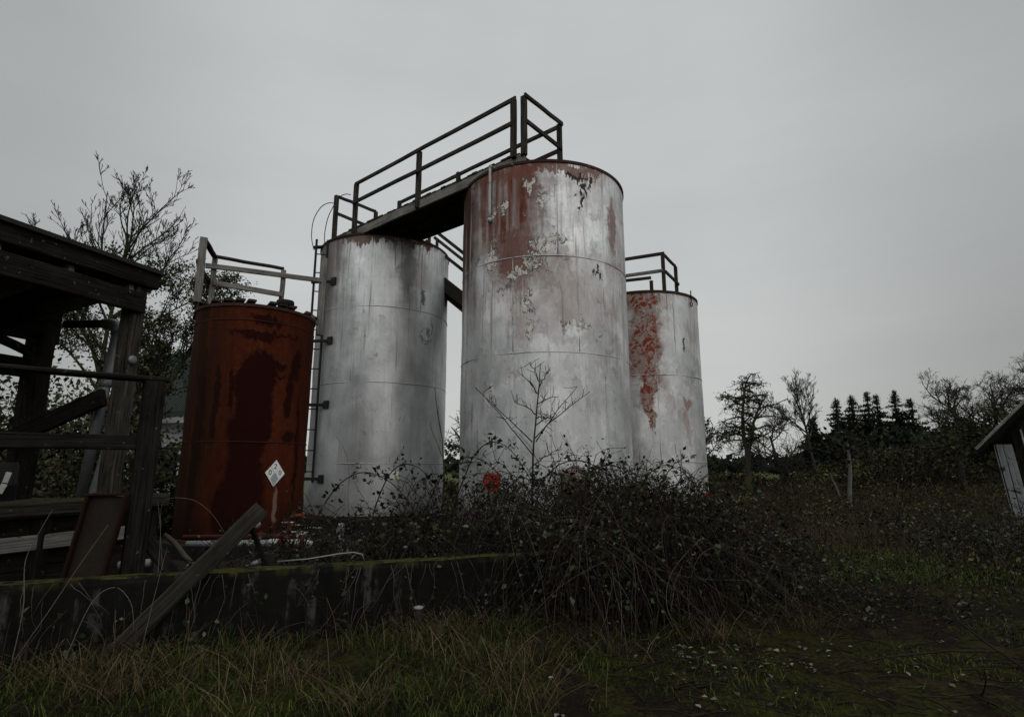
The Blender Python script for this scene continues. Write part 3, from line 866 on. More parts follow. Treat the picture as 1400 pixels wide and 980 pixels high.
# ------------------------------------------------------------------ stair and catwalk behind the tallest tank
def stair():
    up = Vector((0, 0, 1))
    a = Vector((-2.75, 14.0, 7.40)); e = Vector((-.35, 13.75, 5.35))
    d = (e - a); dn = d.normalized(); side = Vector((-d.y, d.x, 0)).normalized() * .85
    if side.y < 0: side = -side
    root = empty('timber_stair', tuple(a), 'steep dark timber stair going down behind the tallest tank from the silver tank', 'staircase')
    for s in (0, 1):
        b = MB(); b.beam(a + side * s + up * -.35, e + side * s + up * -.3, .06, .32, ch=.008); b.build('stringer', M['wood_dark' if s else 'wood_moss'], root)
    b = MB()
    for k in range(11):
        c = a + d * ((k + .5) / 11) + up * -.25
        b.beam(c, c + side, .24, .045, ch=.006)
    b.build('treads', M['wood_black'], root)
    b = MB()
    for k in range(10):
        c = a + d * ((k + .5) / 10) + up * -.56
        b.beam(c, c + side, .30, .03, (-dn.z, 0, dn.x), ch=.004)
    b.build('soffit_boards', M['wood_black'], root)
    for s in (0, 1):
        for t in (.24, .97):
            q = a + d * t + side * s
            b = MB(); b.beam(q - up * .35, q + up * .92, .08, .08, (1, 0, 0)); b.build('post', M['wood_dark'], root)
        for hh in ((.92, .45) if s == 0 else (.92,)):
            b = MB(); b.beam(a + side * s * 1.05 + up * hh + d * .2, e + side * s * 1.05 + up * hh, .04, .085); b.build('handrail', M['wood_dark'], root)
    # level catwalk to the far tank
    p = Vector((-.35, 13.75, 0)); 
    root = empty('timber_catwalk', (2.6, 12.9, 5.33), 'timber catwalk with handrails on top of the tank with the crackled red strip', 'walkway')
    f0 = Vector((-.35, 13.85, 0)); F0 = Vector((3.42, 12.12, 0)); F1 = Vector((3.95, 12.95, 0)); B0 = Vector((3.46, 13.38, 0)); B1 = Vector((.15, 14.85, 0))
    zd = 5.46; zt = 6.36
    dd = (F0 - f0).normalized(); ww = Vector((-dd.y, dd.x, 0)); Lw = (F0 - f0).length
    b = MB()
    for k in range(int(Lw / .15)):
        c = f0 + dd * (k + .5) * .15
        b.beam(c + up * (zd - .02), c + ww * .95 + up * (zd - .02), .138, .04, ch=.006)
    b.build('deck', M['wood_dark'], root)
    for s in (.05, .9):
        b = MB(); b.beam(f0 + ww * s + up * (zd - .13), F0 + ww * s - dd * .9 + up * (zd - .13), .06, .18); b.build('fascia_beam', M['wood_grey' if s < .1 else 'wood_dark'], root)
    for q in (F0, F1, B0, f0 + dd * 1.9, f0 + dd * 1.9 + ww * .95, f0 + dd * .1):
        b = MB(); b.beam(q + up * (zd - .12), q + up * (zt - (.02 if q is not B0 else .22)), .08, .08, (dd.x, dd.y, 0)); b.build('post', M['wood_dark'], root)
    for (q, r, za, zb, m) in ((f0, F0 + dd * .04, zt, zt, 'wood_dark'), (F0, F1, zt, zt, 'wood_dark'), (f0 - ww * .05, F0 - ww * .05, zt - .42, zt - .42, 'wood_grey'), (F0 + dd * .05, F1 + dd * .05, zt - .44, zt - .46, 'wood_dark'),
                              (f0 + ww * .95, B0, zt - .14, zt - .14, 'wood_dark'), (f0 + ww * .95, B0, zt - .5, zt - .5, 'wood_dark')):
        b = MB(); b.beam(q + up * za, r + up * zb, .045, .08, seg=4, wob=.005); b.build('handrail' if za > zt - .2 else 'mid_rail', M[m], root)
stair()

# ------------------------------------------------------------------ platform on the short rust red tank
def small_platform():
    up = Vector((0, 0, 1))
    root = empty('timber_platform', (-4.7, 10.1, 4.33), 'weathered grey timber platform with broken railing on top of the rust red tank', 'platform')
    c = Vector((OXI[0][0], OXI[0][1], 0))
    ex = Vector((.83, .557, 0)); ey = Vector((-.557, .83, 0))
    b = MB()
    for k in range(12):
        s = -.92 + k * .167
        if k in (5, 9): continue
        chord = math.sqrt(max(0, .985 ** 2 - min(abs(s), .96) ** 2))
        y0 = -chord - random.uniform(-.01, .03) if abs(s) < .97 else -.2
        b.beam(c + ex * s + ey * y0 + up * 4.368, c + ex * s + ey * .95 + up * 4.368, .135, .04, ch=.008)
    b.build('deck', M['wood_dark'], root)
    for y in (-.12, .75):
        b = MB(); b.beam(c + ex * -.80 + ey * y + up * 4.31, c + ex * .80 + ey * y + up * 4.33, .06, .07); b.build('bearer', M['wood_dark'], root)
    b = MB(); b.beam(c + ex * .72 + ey * -.62 + up * 4.34, c + ex * 1.03 + ey * -.2 + up * 4.34, .05, .14); b.build('edge_board', M['wood_grey'], root)
    fl = Vector((-5.27, 9.07, 0)); bl = Vector((-5.53, 9.95, 0)); br = Vector((-4.52, 10.62, 0)); rp = Vector((-3.88, 11.05, 0))
    for p, z0, z1, s, m in ((fl, 4.30, 5.44, .115, 'wood_grey'), (bl, 4.30, 5.42, .09, 'wood_grey'), (br, 4.30, 5.42, .085, 'wood_grey'), (rp, 4.2, 5.83, .12, 'wood_grey')):
        b = MB(); b.beam(p + up * z0, p + up * z1, s, s, (ex.x, ex.y, 0), .012, 4, .005); b.build('post', M[m], root)
    k = (br - bl).normalized(); o = ey * -.07
    def rail(p, q, m, h=.085, w=.04, name='handrail'):
        b = MB(); b.beam(p, q, w, h, seg=5, wob=.006); b.build(name, M[m], root)
    rail(fl + up * 5.43, bl + up * 5.43, 'wood_dark', .06, .09); rail(bl + up * 5.45, br + up * 5.45, 'wood_dark', .05, .09)
    rail(bl + o + k * -.15 + up * 5.22, rp + o - k * .05 + up * 5.33, 'wood_grey', .10, .04, 'mid_rail')
    rail(bl + o + up * 4.92, br + o + up * 4.90, 'wood_grey', .10, .04, 'mid_rail')
    rail(fl + Vector((-.06, -.02, 5.02)), bl + Vector((-.06, 0, 4.95)), 'wood_dark', .09, .04, 'mid_rail')
small_platform()

# ------------------------------------------------------------------ containment wall
WA = Vector((-8.5, 3.25, 0)); WD = Vector((.936, .352, 0)); WN = Vector((-.352, .936, 0))
def wall():
    root = None
    n = 60; Lw = 11.9; th = .2
    vs = []; fs = []; uv = []
    b = MB()
    rows = [(0, -.3), (0, .3), (0, .60), (.012, .648), (.03, .655), (th * .5, .662), (th - .03, .655), (th, .64), (th, -.3)]
    m = len(rows)
    for k in range(n + 1):
        s = Lw * k / n
        for j, (t, z) in enumerate(rows):
            p = WA + WD * s + WN * (t + mnoise.noise(Vector((s * 1.3, j, 3))) * .006)
            vs.append((p.x, p.y, z + (mnoise.noise(Vector((s * 2.1, j * .7, 8))) * .014 + mnoise.noise(Vector((s * 9.0, j * .9, 2))) * .009 if 1 < j < 8 else 0)))
    per = [0]
    for j in range(m - 1): per.append(per[-1] + math.dist(rows[j], rows[j + 1]))
    for k in range(n):
        for j in range(m - 1):
            fs.append((k * m + j, (k + 1) * m + j, (k + 1) * m + j + 1, k * m + j + 1))
            s0, s1 = Lw * k / n, Lw * (k + 1) / n
            z0, z1 = (rows[j][1], rows[j + 1][1])
            uv.append([(s0, z0), (s1, z0), (s1, z1), (s0, z1)])
    fs.append(tuple(reversed(range(m)))); uv.append([(rows[j][0], rows[j][1]) for j in reversed(range(m))])
    fs.append(tuple(n * m + j for j in range(m))); uv.append([(rows[j][0], rows[j][1]) for j in range(m)])
    b.add(vs, fs, uv)
    o = b.build('containment_wall', M['concrete'])
    tag(o, 'long low concrete wall with a mossy top in front of the tanks', 'wall')
wall()

# ------------------------------------------------------------------ loading dock, railing and open shed at the left
UP = Vector((0, 0, 1))
SD = Vector((-.34, -.94, 0)); SB = Vector((-.94, .34, 0))      # along the shed front towards the yard; back into the shed
def dock():
    E0 = Vector((-4.34, 7.15, 0))
    root = empty('loading_dock', (-5.0, 6.5, 0), 'dark timber loading dock with a mossy edge beam under the open shed', 'loading dock')
    poly = [E0 + SB * .02, E0 + SD * 3.6 + SB * .02, E0 + SD * 3.6 + SB * 3.0, E0 + SB * 3.0]
    b = MB(); b.prism([(p.x, p.y) for p in poly], -.1, 1.14); b.build('dock_body', M['wood_black'], root)
    b = MB()
    for k in range(19):
        p = E0 + SB * (.12 + k * .155)
        b.beam(p + UP * 1.165, p + SD * 3.6 + UP * 1.165, .145, .045)
    b.build('deck', M['wood_dark'], root)
    b = MB(); b.beam(E0 - SB * .06 + UP * 1.20, E0 - SB * .06 + SD * 3.6 + UP * 1.18, .18, .17, seg=12, wob=.006, ch=.03); b.build('edge_beam', M['wood_moss'], root)
    b = MB(); b.beam(E0 - SB * .05 + SD * .25 + UP * .86, E0 - SB * .05 + SD * 3.4 + UP * .86, .04, .15, seg=6, wob=.004); b.build('face_board', M['wood_grey'], root)
    for s in (.1, 1.3, 2.5, 3.5):
        q = E0 + SD * s - SB * .0
        b = MB(); b.beam(q - UP * .1, q + UP * 1.1, .14, .14, (1, 0, 0)); b.build('leg', M['wood_black'], root)
dock()

def railing():
    P = Vector((-3.60, 5.62, 0)); Q = Vector((-5.30, 4.22, 0)); d = (Q - P).normalized()
    root = empty('dock_railing', (P.x, P.y, 0), 'heavy dark timber railing with one thick corner post behind the wall', 'railing')
    b = MB(); b.beam(P - UP * .1, P + UP * 2.44, .20, .18, (d.x, d.y, 0), .02, 6, .005); b.build('post', M['wood_black'], root)
    b = MB(); b.beam(Q - UP * .1, Q + UP * 2.44, .2, .2, (d.x, d.y, 0), .02, 6, .005); b.build('post', M['wood_black'], root)
    n = Vector((-d.y, d.x, 0)); n = n if n.y < 0 else -n
    b = MB(); b.beam(P - d * .12 + UP * 2.465, Q + UP * 2.465, .20, .045, seg=6, wob=.004); b.build('top_rail', M['wood_black'], root)
    b = MB(); b.beam(P + n * .02 - d * .03 + UP * 1.83, Q + UP * 1.83, .05, .14, seg=6, wob=.004); b.build('mid_rail', M['wood_black'], root)
    b = MB(); b.beam(P - d * .1 + UP * .9, P - d * .5 + UP * .35, .04, .12); b.build('brace', M['wood_black'], root)
railing()

def shed():
    C = Vector((-4.86, 7.0, 0)); depth = 1.75
    root = empty('open_shed', (-5.2, 6.6, 1.19), 'open sided timber shed with a heavy fascia on posts standing on the dock', 'shed')
    c0 = C - SD * .17
    def bm(p, q, w, h, name, m, seg=6, wob=.006, ch=.012, up=(0, 0, 1)):
        b = MB(); b.beam(p, q, w, h, up, ch, seg, wob); return b.build(name, M[m], root)
    bm(c0 - SB * .12 + UP * 4.02, c0 - SB * .12 + SD * 4.2 + UP * 4.02, .09, .27, 'fascia_board', 'wood_black', 8)
    bm(C + SD * -.02 + SB * -.12 + UP * 3.66, C + SD * 4.0 + SB * -.12 + UP * 3.66, .08, .26, 'header_beam', 'wood_black', 8)
    for s in (0.0, 1.62, 3.2):
        bm(C + SD * s + SB * .02 + UP * 1.19, C + SD * s + SB * .02 + UP * 3.95, .20, .19, 'post', 'wood_dark', 8, .008, .02)
    bp = C + SB * depth
    for s in (.0, 2.3):
        bm(bp + SD * s + UP * 1.19, bp + SD * s + UP * 3.4, .24, .24, 'rear_post', 'wood_black')
    bm(bp + SD * -.2 + UP * 3.52, bp + SD * 4.2 + UP * 3.52, .08, .46, 'rear_beam', 'wood_black')
    bm(bp + SD * .0 + SB * .05 + UP * 2.92, bp + SD * 4.2 + SB * .05 + UP * 2.92, .10, .26, 'rear_rail', 'wood_black')
    bm(bp + SD * .15 - SB * .1 + UP * 3.1, bp + SD * 1.5 - SB * .1 + UP * 3.55, .08, .11, 'brace', 'wood_black')
    bm(C + SD * .1 + SB * .2 + UP * 2.45, bp + SD * .3 + UP * 1.9, .08, .22, 'brace', 'wood_black')
    bm(bp + SD * .3 + UP * 1.95, bp + SD * 2.2 + UP * 2.35, .08, .24, 'brace', 'wood_black')
    for k in range(6):                                     # rafters show their pale cut ends under the fascia
        s = .12 + k * .72
        bm(C + SD * s - SB * .06 + UP * 3.88, bp + SD * s + SB * .15 + UP * 3.64, .06, .22, 'rafter', 'wood_grey', 2, 0)
    a, e = c0 - SB * .22, c0 - SB * .22 + SD * 4.3
    g, h = e + SB * (depth + .5), a + SB * (depth + .5)
    b = MB()
    z0, z1 = 4.13, 3.80
    top = [a + UP * z0, e + UP * z0, g + UP * z1, h + UP * z1]; bot = [p - UP * .05 for p in top]
    b.add(top + bot, [(3, 2, 1, 0), (4, 5, 6, 7), (0, 1, 5, 4), (1, 2, 6, 5), (2, 3, 7, 6), (3, 0, 4, 7)], [[(0, 0), (1, 0), (1, 1), (0, 1)]] * 6)
    b.build('roof', M['rooffelt'], root)
    b = MB(); q = C - SB * .1 + SD * .02 + UP * 2.92
    b.lathe(q, [(.055, 0), (.055, .02), (.03, .03), (.0, .03)], 16, axis=(-SB)); b.build('insulator', M['galv'], root)
shed()

def downpipe():
    root = empty('elbow_pipe', (-5.24, 7.2, 1.2), 'grey galvanised pipe with an elbow standing inside the open shed', 'pipe')
    top = Vector((-5.22, 7.25, 3.42)); foot = Vector((-5.40, 7.25, 1.2))
    b = MB(); b.tube([foot, foot + (top - foot) * .5, top - UP * .08], .062, 14); ri = b.build('riser', M['galv'], root)
    b = MB(); b.tube([top - UP * .10, top + Vector((-.015, 0, -.03)), top + Vector((-.06, .02, .02)), top + Vector((-.13, .04, .05)), top + Vector((-.24, .06, .06))], [.07, .075, .075, .075, .07], 14); b.build('elbow', M['galv'], root)
    b = MB(); b.tube([top + Vector((-.2, .05, .06)), top + Vector((-.9, .25, .10))], .055, 12); b.build('branch_pipe', M['iron'], root)
    b = MB(); b.lathe(foot + (top - foot) * .66, [(.062, -.05), (.075, -.045), (.075, .045), (.062, .05)], 14); b.build('collar', M['galv'], ri)
    root = empty('leaning_board', (-5.27, 7.35, 1.2), 'narrow grey board standing beside the elbow pipe inside the shed', 'board')
    b = MB(); b.beam((-5.29, 7.28, 1.2), (-5.12, 7.36, 2.55), .10, .03, (0, 1, 0)); b.build('board', M['galv'], root)
downpipe()

def steel_channel():
    root = empty('steel_channel', (-3.85, 5.42, 0), 'rusty brown steel channel stub standing on end behind the wall', 'steel channel')
    a = Vector((-4.0, 5.42, -.05)); t = Vector((-3.76, 5.42, 1.34)); 
    ax = Vector((.98, .2, 0))
    b = MB(); b.beam(a, t, .30, .05, Vector((.2, -.98, 0)), .004); b.build('web', M['greysteel'], root)
    for s in (-1, 1):
        b = MB(); o = ax * (.16 * s) + Vector((.02, -.06, 0))
        b.beam(a + o, t + o, .025, .07, Vector((.2, -.98, 0)), .005); b.build('flange', M['brownsteel'], root)
    b = MB(); b.beam(t + ax * -.18 + Vector((0, -.05, .01)), t + ax * .18 + Vector((0, -.02, .01)), .07, .02, ch=.004); b.build('cap_plate', M['brownsteel'], root)
steel_channel()

def drum():
    root = empty('plastic_drum', (-5.15, 5.5, 1.19), 'black plastic drum with a tag at the left end of the dock', 'drum')
    c = Vector((-5.24, 5.72, 1.19))
    b = MB(); b.lathe(c, [(.24, 0), (.255, .03), (.25, .2), (.262, .22), (.262, .25), (.25, .27), (.25, .42), (.235, .455), (.0, .46)], 36); b.build('barrel', M['plastic_black'], root, 35)
    d = Vector((c.x * -1, c.y * -1, 0)).normalized(); s = Vector((-d.y, d.x, 0))
    q = c + d * .262 + s * .17 + UP * .36
    b = MB(); b.beam(q, q - UP * .10 - s * .02, .045, .006, d, .001); b.beam(q - UP * .11 - s * .02, q - UP * .2 - s * .05, .05, .006, d, .001); b.build('tag', M['whitepaint'], root)
drum()

# leaning plank and its prop
def leaning_plank():
    root = empty('leaning_plank', (-3.3, 5.1, .05), 'long mossy grey plank propped diagonally against the front of the wall', 'plank')
    p = Vector((-3.36, 5.04, .02)); q = Vector((-2.37, 5.52, 1.22))
    b = MB(); b.beam(p, q, .045, .155, (-.45, -.35, .8), .008, 8, .004); b.build('plank', M['wood_moss'], root)
    r2 = empty('prop_stick', (-2.4, 5.8, .65), 'short dark stick holding up the leaning plank on the wall top', 'stick')
    b = MB(); b.beam((-2.40, 5.79, .64), (-2.50, 5.60, 1.05), .05, .035, (0, 1, 0)); b.build('stick', M['wood_black'], r2)
leaning_plank()

# ------------------------------------------------------------------ pipework behind the wall
def pipes():
    root = empty('white_pipe_run', (-3.8, 8.0, .1), 'white pipe with red fittings and a handwheel lying before the rust red tank', 'pipe')
    def t(pts, r, m, name, n=12): b = MB(); b.tube(pts, r, n); return b.build(name, M[m], root)
    t([(-4.42, 8.0, .57), (-3.75, 8.0, .58), (-3.28, 8.0, .585)], .045, 'pvc', 'pipe')
    t([(-3.3, 8.0, .585), (-3.18, 8.0, .586)], .055, 'whitepaint', 'coupling')
    t([(-3.18, 8.0, .586), (-3.06, 8.0, .588)], .05, 'redpaint', 'coupling')
    t([(-3.06, 8.0, .588), (-2.86, 8.0, .59)], .045, 'whitepaint', 'pipe')
    t([(-2.86, 8.0, .59), (-2.83, 8.0, .59)], .10, 'redpaint', 'flange', 16)
    t([(-2.83, 8.0, .59), (-2.72, 8.02, .58)], .05, 'whitepaint', 'pipe')
    wheel = MB(); wc = Vector((-2.62, 7.98, .50))
    wheel.tube([wc + Vector((math.cos(a) * .09, .0, math.sin(a) * .13)) for a in np.linspace(0, 6.283, 20)], .012, 6)
    wheel.build('handwheel', M['galv'], root)
    for x in (-4.2, -3.4, -2.9):
        b = MB(); b.beam((x, 8.0, -.05), (x, 8.0, .53), .14, .10, (1, 0, 0)); b.build('support', M['plinth'], root)
    root = empty('red_pipe_run', (-3.9, 8.3, .5), 'rusty red pipe lying behind the white pipe at the foot of the tank', 'pipe')
    t2 = lambda pts, r, m, name, n=12: MB().tube(pts, r, n).build(name, M[m], root)
    t2([(-4.62, 8.25, .63), (-3.6, 8.25, .64), (-2.98, 8.25, .655)], .035, 'redpaint', 'pipe')
    t2([(-3.6, 8.25, .64), (-3.48, 8.25, .642)], .055, 'redpaint', 'flange')
    t2([(-3.14, 8.25, .655), (-3.14, 8.25, .80)], .03, 'redpaint', 'valve_stem')
    t2([(-3.2, 8.25, .81), (-3.08, 8.25, .81)], .02, 'redpaint', 'valve_handle')
    t2([(-3.02, 8.25, .655), (-2.9, 8.25, .655)], .05, 'whitepaint', 'coupling')
    t2([(-3.9, 8.55, .80), (-3.8, 8.4, .80), (-3.62, 8.35, .79)], .045, 'pvc', 'elbow')
    for x in (-4.4, -3.2):
        b = MB(); b.beam((x, 8.25, -.05), (x, 8.25, .6), .1, .1, (1, 0, 0)); b.build('support', M['plinth'], root)
    o = MB().beam((-3.32, 8.83, .87), (-3.14, 8.72, .90), .10, .03, (0, -.3, 1)).build('bracket', M['orange'])
    tag(o, 'orange and white rusty bracket at the foot of the rust red tank', 'bracket')
    o.name = 'rusty_bracket'
    # grille of thin pale slats under it
    root = empty('slatted_rack', (-3.2, 8.6, .1), 'low rack of thin pale slats before the rust red tank', 'rack')
    for k, (x0, x1, z) in enumerate(((-3.38, -3.22, .80), (-3.2, -3.08, .765), (-3.05, -2.80, .72), (-3.38, -3.0, .66))):
        MB().beam((x0, 8.6 + k * .02, z), (x1, 8.6 + k * .02, z), .05, .016).build('slat', M['whitepaint'], root)
    for x in (-3.3, -2.95):
        MB().beam((x, 8.63, -.05), (x, 8.63, .8), .04, .04, (1, 0, 0)).build('leg', M['iron'], root)
    root = empty('standpipe', (-2.2, 7.5, 0), 'thin grey standpipe with a collar standing behind the wall', 'pipe')
    MB().tube([(-2.17, 7.5, -.05), (-2.19, 7.5, .8)], .032, 12).build('pipe', M['pvc'], root)
    pp = root.children[0]
    MB().lathe((-2.192, 7.5, .80), [(.036, -.03), (.045, -.02), (.045, .05), (.036, .09), (.0, .1)], 14).build('cap', M['pvc'], pp)
    MB().lathe((-2.188, 7.5, .66), [(.032, -.03), (.044, -.025), (.044, .025), (.032, .03)], 14).build('collar', M['pvc'], pp)
    MB().tube([(-2.15, 7.5, .1), (-2.15, 7.5, .3)], .045, 12).build('coupling', M['pvc'], root)
    pts = [(-2.28, 5.74, .70), (-2.0, 5.80, .715), (-1.72, 5.90, .75), (-1.60, 5.95, .755), (-1.52, 5.97, .735), (-1.49, 5.98, .665)]
    o = MB().tube(pts, .0075, 8).build('bent_conduit', M['galv']); tag(o, 'thin grey conduit bent over along the mossy wall top', 'conduit')
    o = MB().tube([(-4.15, 6.25, .585), (-3.86, 6.3, .60)], .04, 12).build('pipe_offcut', M['pvc']); tag(o, 'short grey pipe offcut sticking out beside the thick corner post', 'pipe')
    MB().beam((-4.0, 6.28, -.05), (-4.0, 6.28, .55), .12, .1, (1, 0, 0)).build('support', M['plinth'], o)
    o = MB().tube([(-4.62, 7.8, .72), (-4.45, 7.75, .62), (-4.2, 7.6, .46), (-4.05, 7.5, .40), (-3.8, 7.4, .33)], [.028, .034, .036, .030, .02], 9).build('fallen_branch', M['cane_dead'])
    tag(o, 'bleached bare branch fallen across the end of the white pipe', 'branch')
    # rubble on the wall top and inside
    o = MB()
    for k in range(46):
        x = random.uniform(-4.0, -1.2); y = 5.5 + (x + 3) * .38 + random.uniform(.35, 2.2)
        s = random.uniform(.03, .09); z = gz(x, y) + .25 + random.uniform(0, .1)
        d = Vector((random.uniform(-1, 1), random.uniform(-1, 1), random.uniform(-.5, .5))).normalized()
        o.beam(Vector((x, y, z)), Vector((x, y, z)) + d * s, s * .8, s * .6, ch=s * .15)
    o = o.build('rubble', M['plinth']); tag(o, kind='stuff')
    o = MB(); bx = Vector((-2.42, 5.77, .66)); 
    o.prism([(-2.46, 5.80), (-2.35, 5.84), (-2.37, 5.90), (-2.48, 5.86)], .655, .76); o = o.build('concrete_lump', M['plinth'])
    tag(o, 'small broken concrete lump sitting on the mossy wall top', 'concrete lump')
    o = MB().tube([(-2.62, 5.95, .64), (-2.50, 5.99, .68), (-2.44, 6.02, .70)], [.02, .03, .02], 8).build('broken_fitting', M['pvc'])
    tag(o, 'broken pale pipe fitting beside the concrete lump', 'pipe fitting')
    # inside slab
    b = MB(); b.prism([(-7.5, 6.6), (-3.2, 6.2), (2.4, 8.3), (5.2, 12), (5.2, 17), (-8, 17)], -.1, .2)
    o = b.build('tank_yard_slab', M['plinth']); tag(o, kind='structure')
    # white cap on the outside of the wall
    root = empty('pipe_stub', (-.75, 6.1, .3), 'capped pipe stub with a white lid at the foot of the wall', 'pipe')
    q = Vector((-.93, 5.98, 0))
    MB().tube([q - UP * .1, q + UP * .21], .045, 12).build('pipe', M['plinth'], root)
    MB().lathe(q + UP * .215, [(.042, 0), (.048, .008), (.046, .022), (.0, .03)], 18).build('lid', M['pvc'], root)
pipes()

# ------------------------------------------------------------------ signs
def text_mesh(txt, size, mat, M4, parent, name='numeral', ext=.002):
    cu = bpy.data.curves.new(name, 'FONT'); cu.body = txt; cu.size = size; cu.extrude = ext; cu.align_x = 'CENTER'; cu.align_y = 'CENTER'
    o = bpy.data.objects.new(name, cu); COL.objects.link(o)
    bpy.context.view_layer.update()
    me = bpy.data.meshes.new_from_object(o.evaluated_get(bpy.context.evaluated_depsgraph_get()))
    bpy.data.objects.remove(o); me.transform(M4)
    return link(name, me, mat, parent)

def placard():
    p, n, t = surf(*OXI, .47, 1.50, .018)
    root = empty('hazard_placard', tuple(p), 'white diamond hazard placard with black numerals on the rust red tank', 'sign')
    rx = t; ry = UP
    rot = R(-3)
    rx, ry = t * math.cos(rot) + UP * math.sin(rot), UP * math.cos(rot) - t * math.sin(rot)
    F4 = Matrix((( rx.x, ry.x, n.x, p.x), (rx.y, ry.y, n.y, p.y), (rx.z, ry.z, n.z, p.z), (0, 0, 0, 1)))
    def poly(pts, z0, z1, m, name):
        b = MB(); k = len(pts); vs = [F4 @ Vector((x, y, z0)) for x, y in pts] + [F4 @ Vector((x, y, z1)) for x, y in pts]
        fs = [tuple(reversed(range(k))), tuple(range(k, 2 * k))] + [(i, (i + 1) % k, k + (i + 1) % k, k + i) for i in range(k)]
        b.add(vs, fs, [[(0, 0)] * len(f) for f in fs]); return b.build(name, m, root)
    w, h = .172, .215
    poly([(0, -h), (w, 0), (0, h), (-w, 0)], -.003, .003, M['sign_white'], 'plate')
    s = .5
    poly([(0, -h * .95), (w * .40, -h * .40), (w * .12, -.005), (-w * .1, h * .02), (-w * .42, -h * .42)], .003, .0042, M['sign_grey'], 'faded_quarter')
    def line(a, b_, wd=.004):
        a = Vector(a); b_ = Vector(b_); d = (b_ - a).normalized(); o = Vector((-d.y, d.x)) * wd
        poly([(a - o)[:], (b_ - o)[:], (b_ + o)[:], (a + o)[:]], .003, .0046, M['sign_grey'], 'divider')
    line((-w * .48, h * .5), (w * .05, -.02)); line((w * .5, h * .48), (w * .05, -.01), .002); line((w * .5, -h * .48), (w * .1, -.05), .002)
    text_mesh('2', .115, M['ink'], F4 @ Matrix.Translation((-.005, .108, .004)), root)
    text_mesh('0', .115, M['ink'], F4 @ Matrix.Translation((-.087, .008, .004)), root)
    text_mesh('0', .105, M['ink'], F4 @ Matrix.Translation((.085, .008, .004)), root)
placard()

def red_sign():
    p, n, t = surf(*BIG, -.95, 1.35, .015)
    root = empty('warning_sign', tuple(p), 'small red sign with worn lines of black writing on the tallest tank', 'sign')
    F4 = Matrix(((t.x, 0, n.x, p.x), (t.y, 0, n.y, p.y), (t.z, 1, n.z, p.z), (0, 0, 0, 1)))
    def rect(x0, x1, y0, y1, z0, z1, m, name, mb=None):
        b = mb or MB(); vs = [F4 @ Vector(q) for q in ((x0, y0, z0), (x1, y0, z0), (x1, y1, z0), (x0, y1, z0), (x0, y0, z1), (x1, y0, z1), (x1, y1, z1), (x0, y1, z1))]
        fs = [(3, 2, 1, 0), (4, 5, 6, 7), (0, 1, 5, 4), (1, 2, 6, 5), (2, 3, 7, 6), (3, 0, 4, 7)]
        b.add(vs, fs, [[(0, 0)] * 4 for f in fs])
        return b if mb else b.build(name, m, root)
    rect(-.17, .17, -.14, .14, -.003, .003, M['sign_red'], 'plate')
    b = MB()
    for y, ww in ((.10, .26), (.055, .28), (.01, .24), (-.035, .27), (-.08, .2)):
        x = -ww / 2
        while x < ww / 2 - .02:
            l = random.uniform(.02, .055); rect(x, min(x + l, ww / 2), y - .008, y + .008, .003, .0042, None, None, b); x += l + .012
    b.build('worn_lines', M['ink'], root)
    p, n, t = surf(*LAD, .37, 1.42, .012)
    root = empty('small_label', tuple(p), 'little white and yellow label low on the silver tank', 'label')
    F4 = Matrix(((t.x, 0, n.x, p.x), (t.y, 0, n.y, p.y), (t.z, 1, n.z, p.z), (0, 0, 0, 1)))
    b = MB(); b.beam(p + t * -.11, p + t * .11, .18, .004, tuple(n), .001); b.build('plate', M['sign_white'], root)
    b = MB(); b.beam(p + t * .02 + n * .004 - UP * .04, p + t * .09 + n * .004 - UP * .04, .06, .004, tuple(n), .001); b.build('patch', M['yellow'], root)
red_sign()

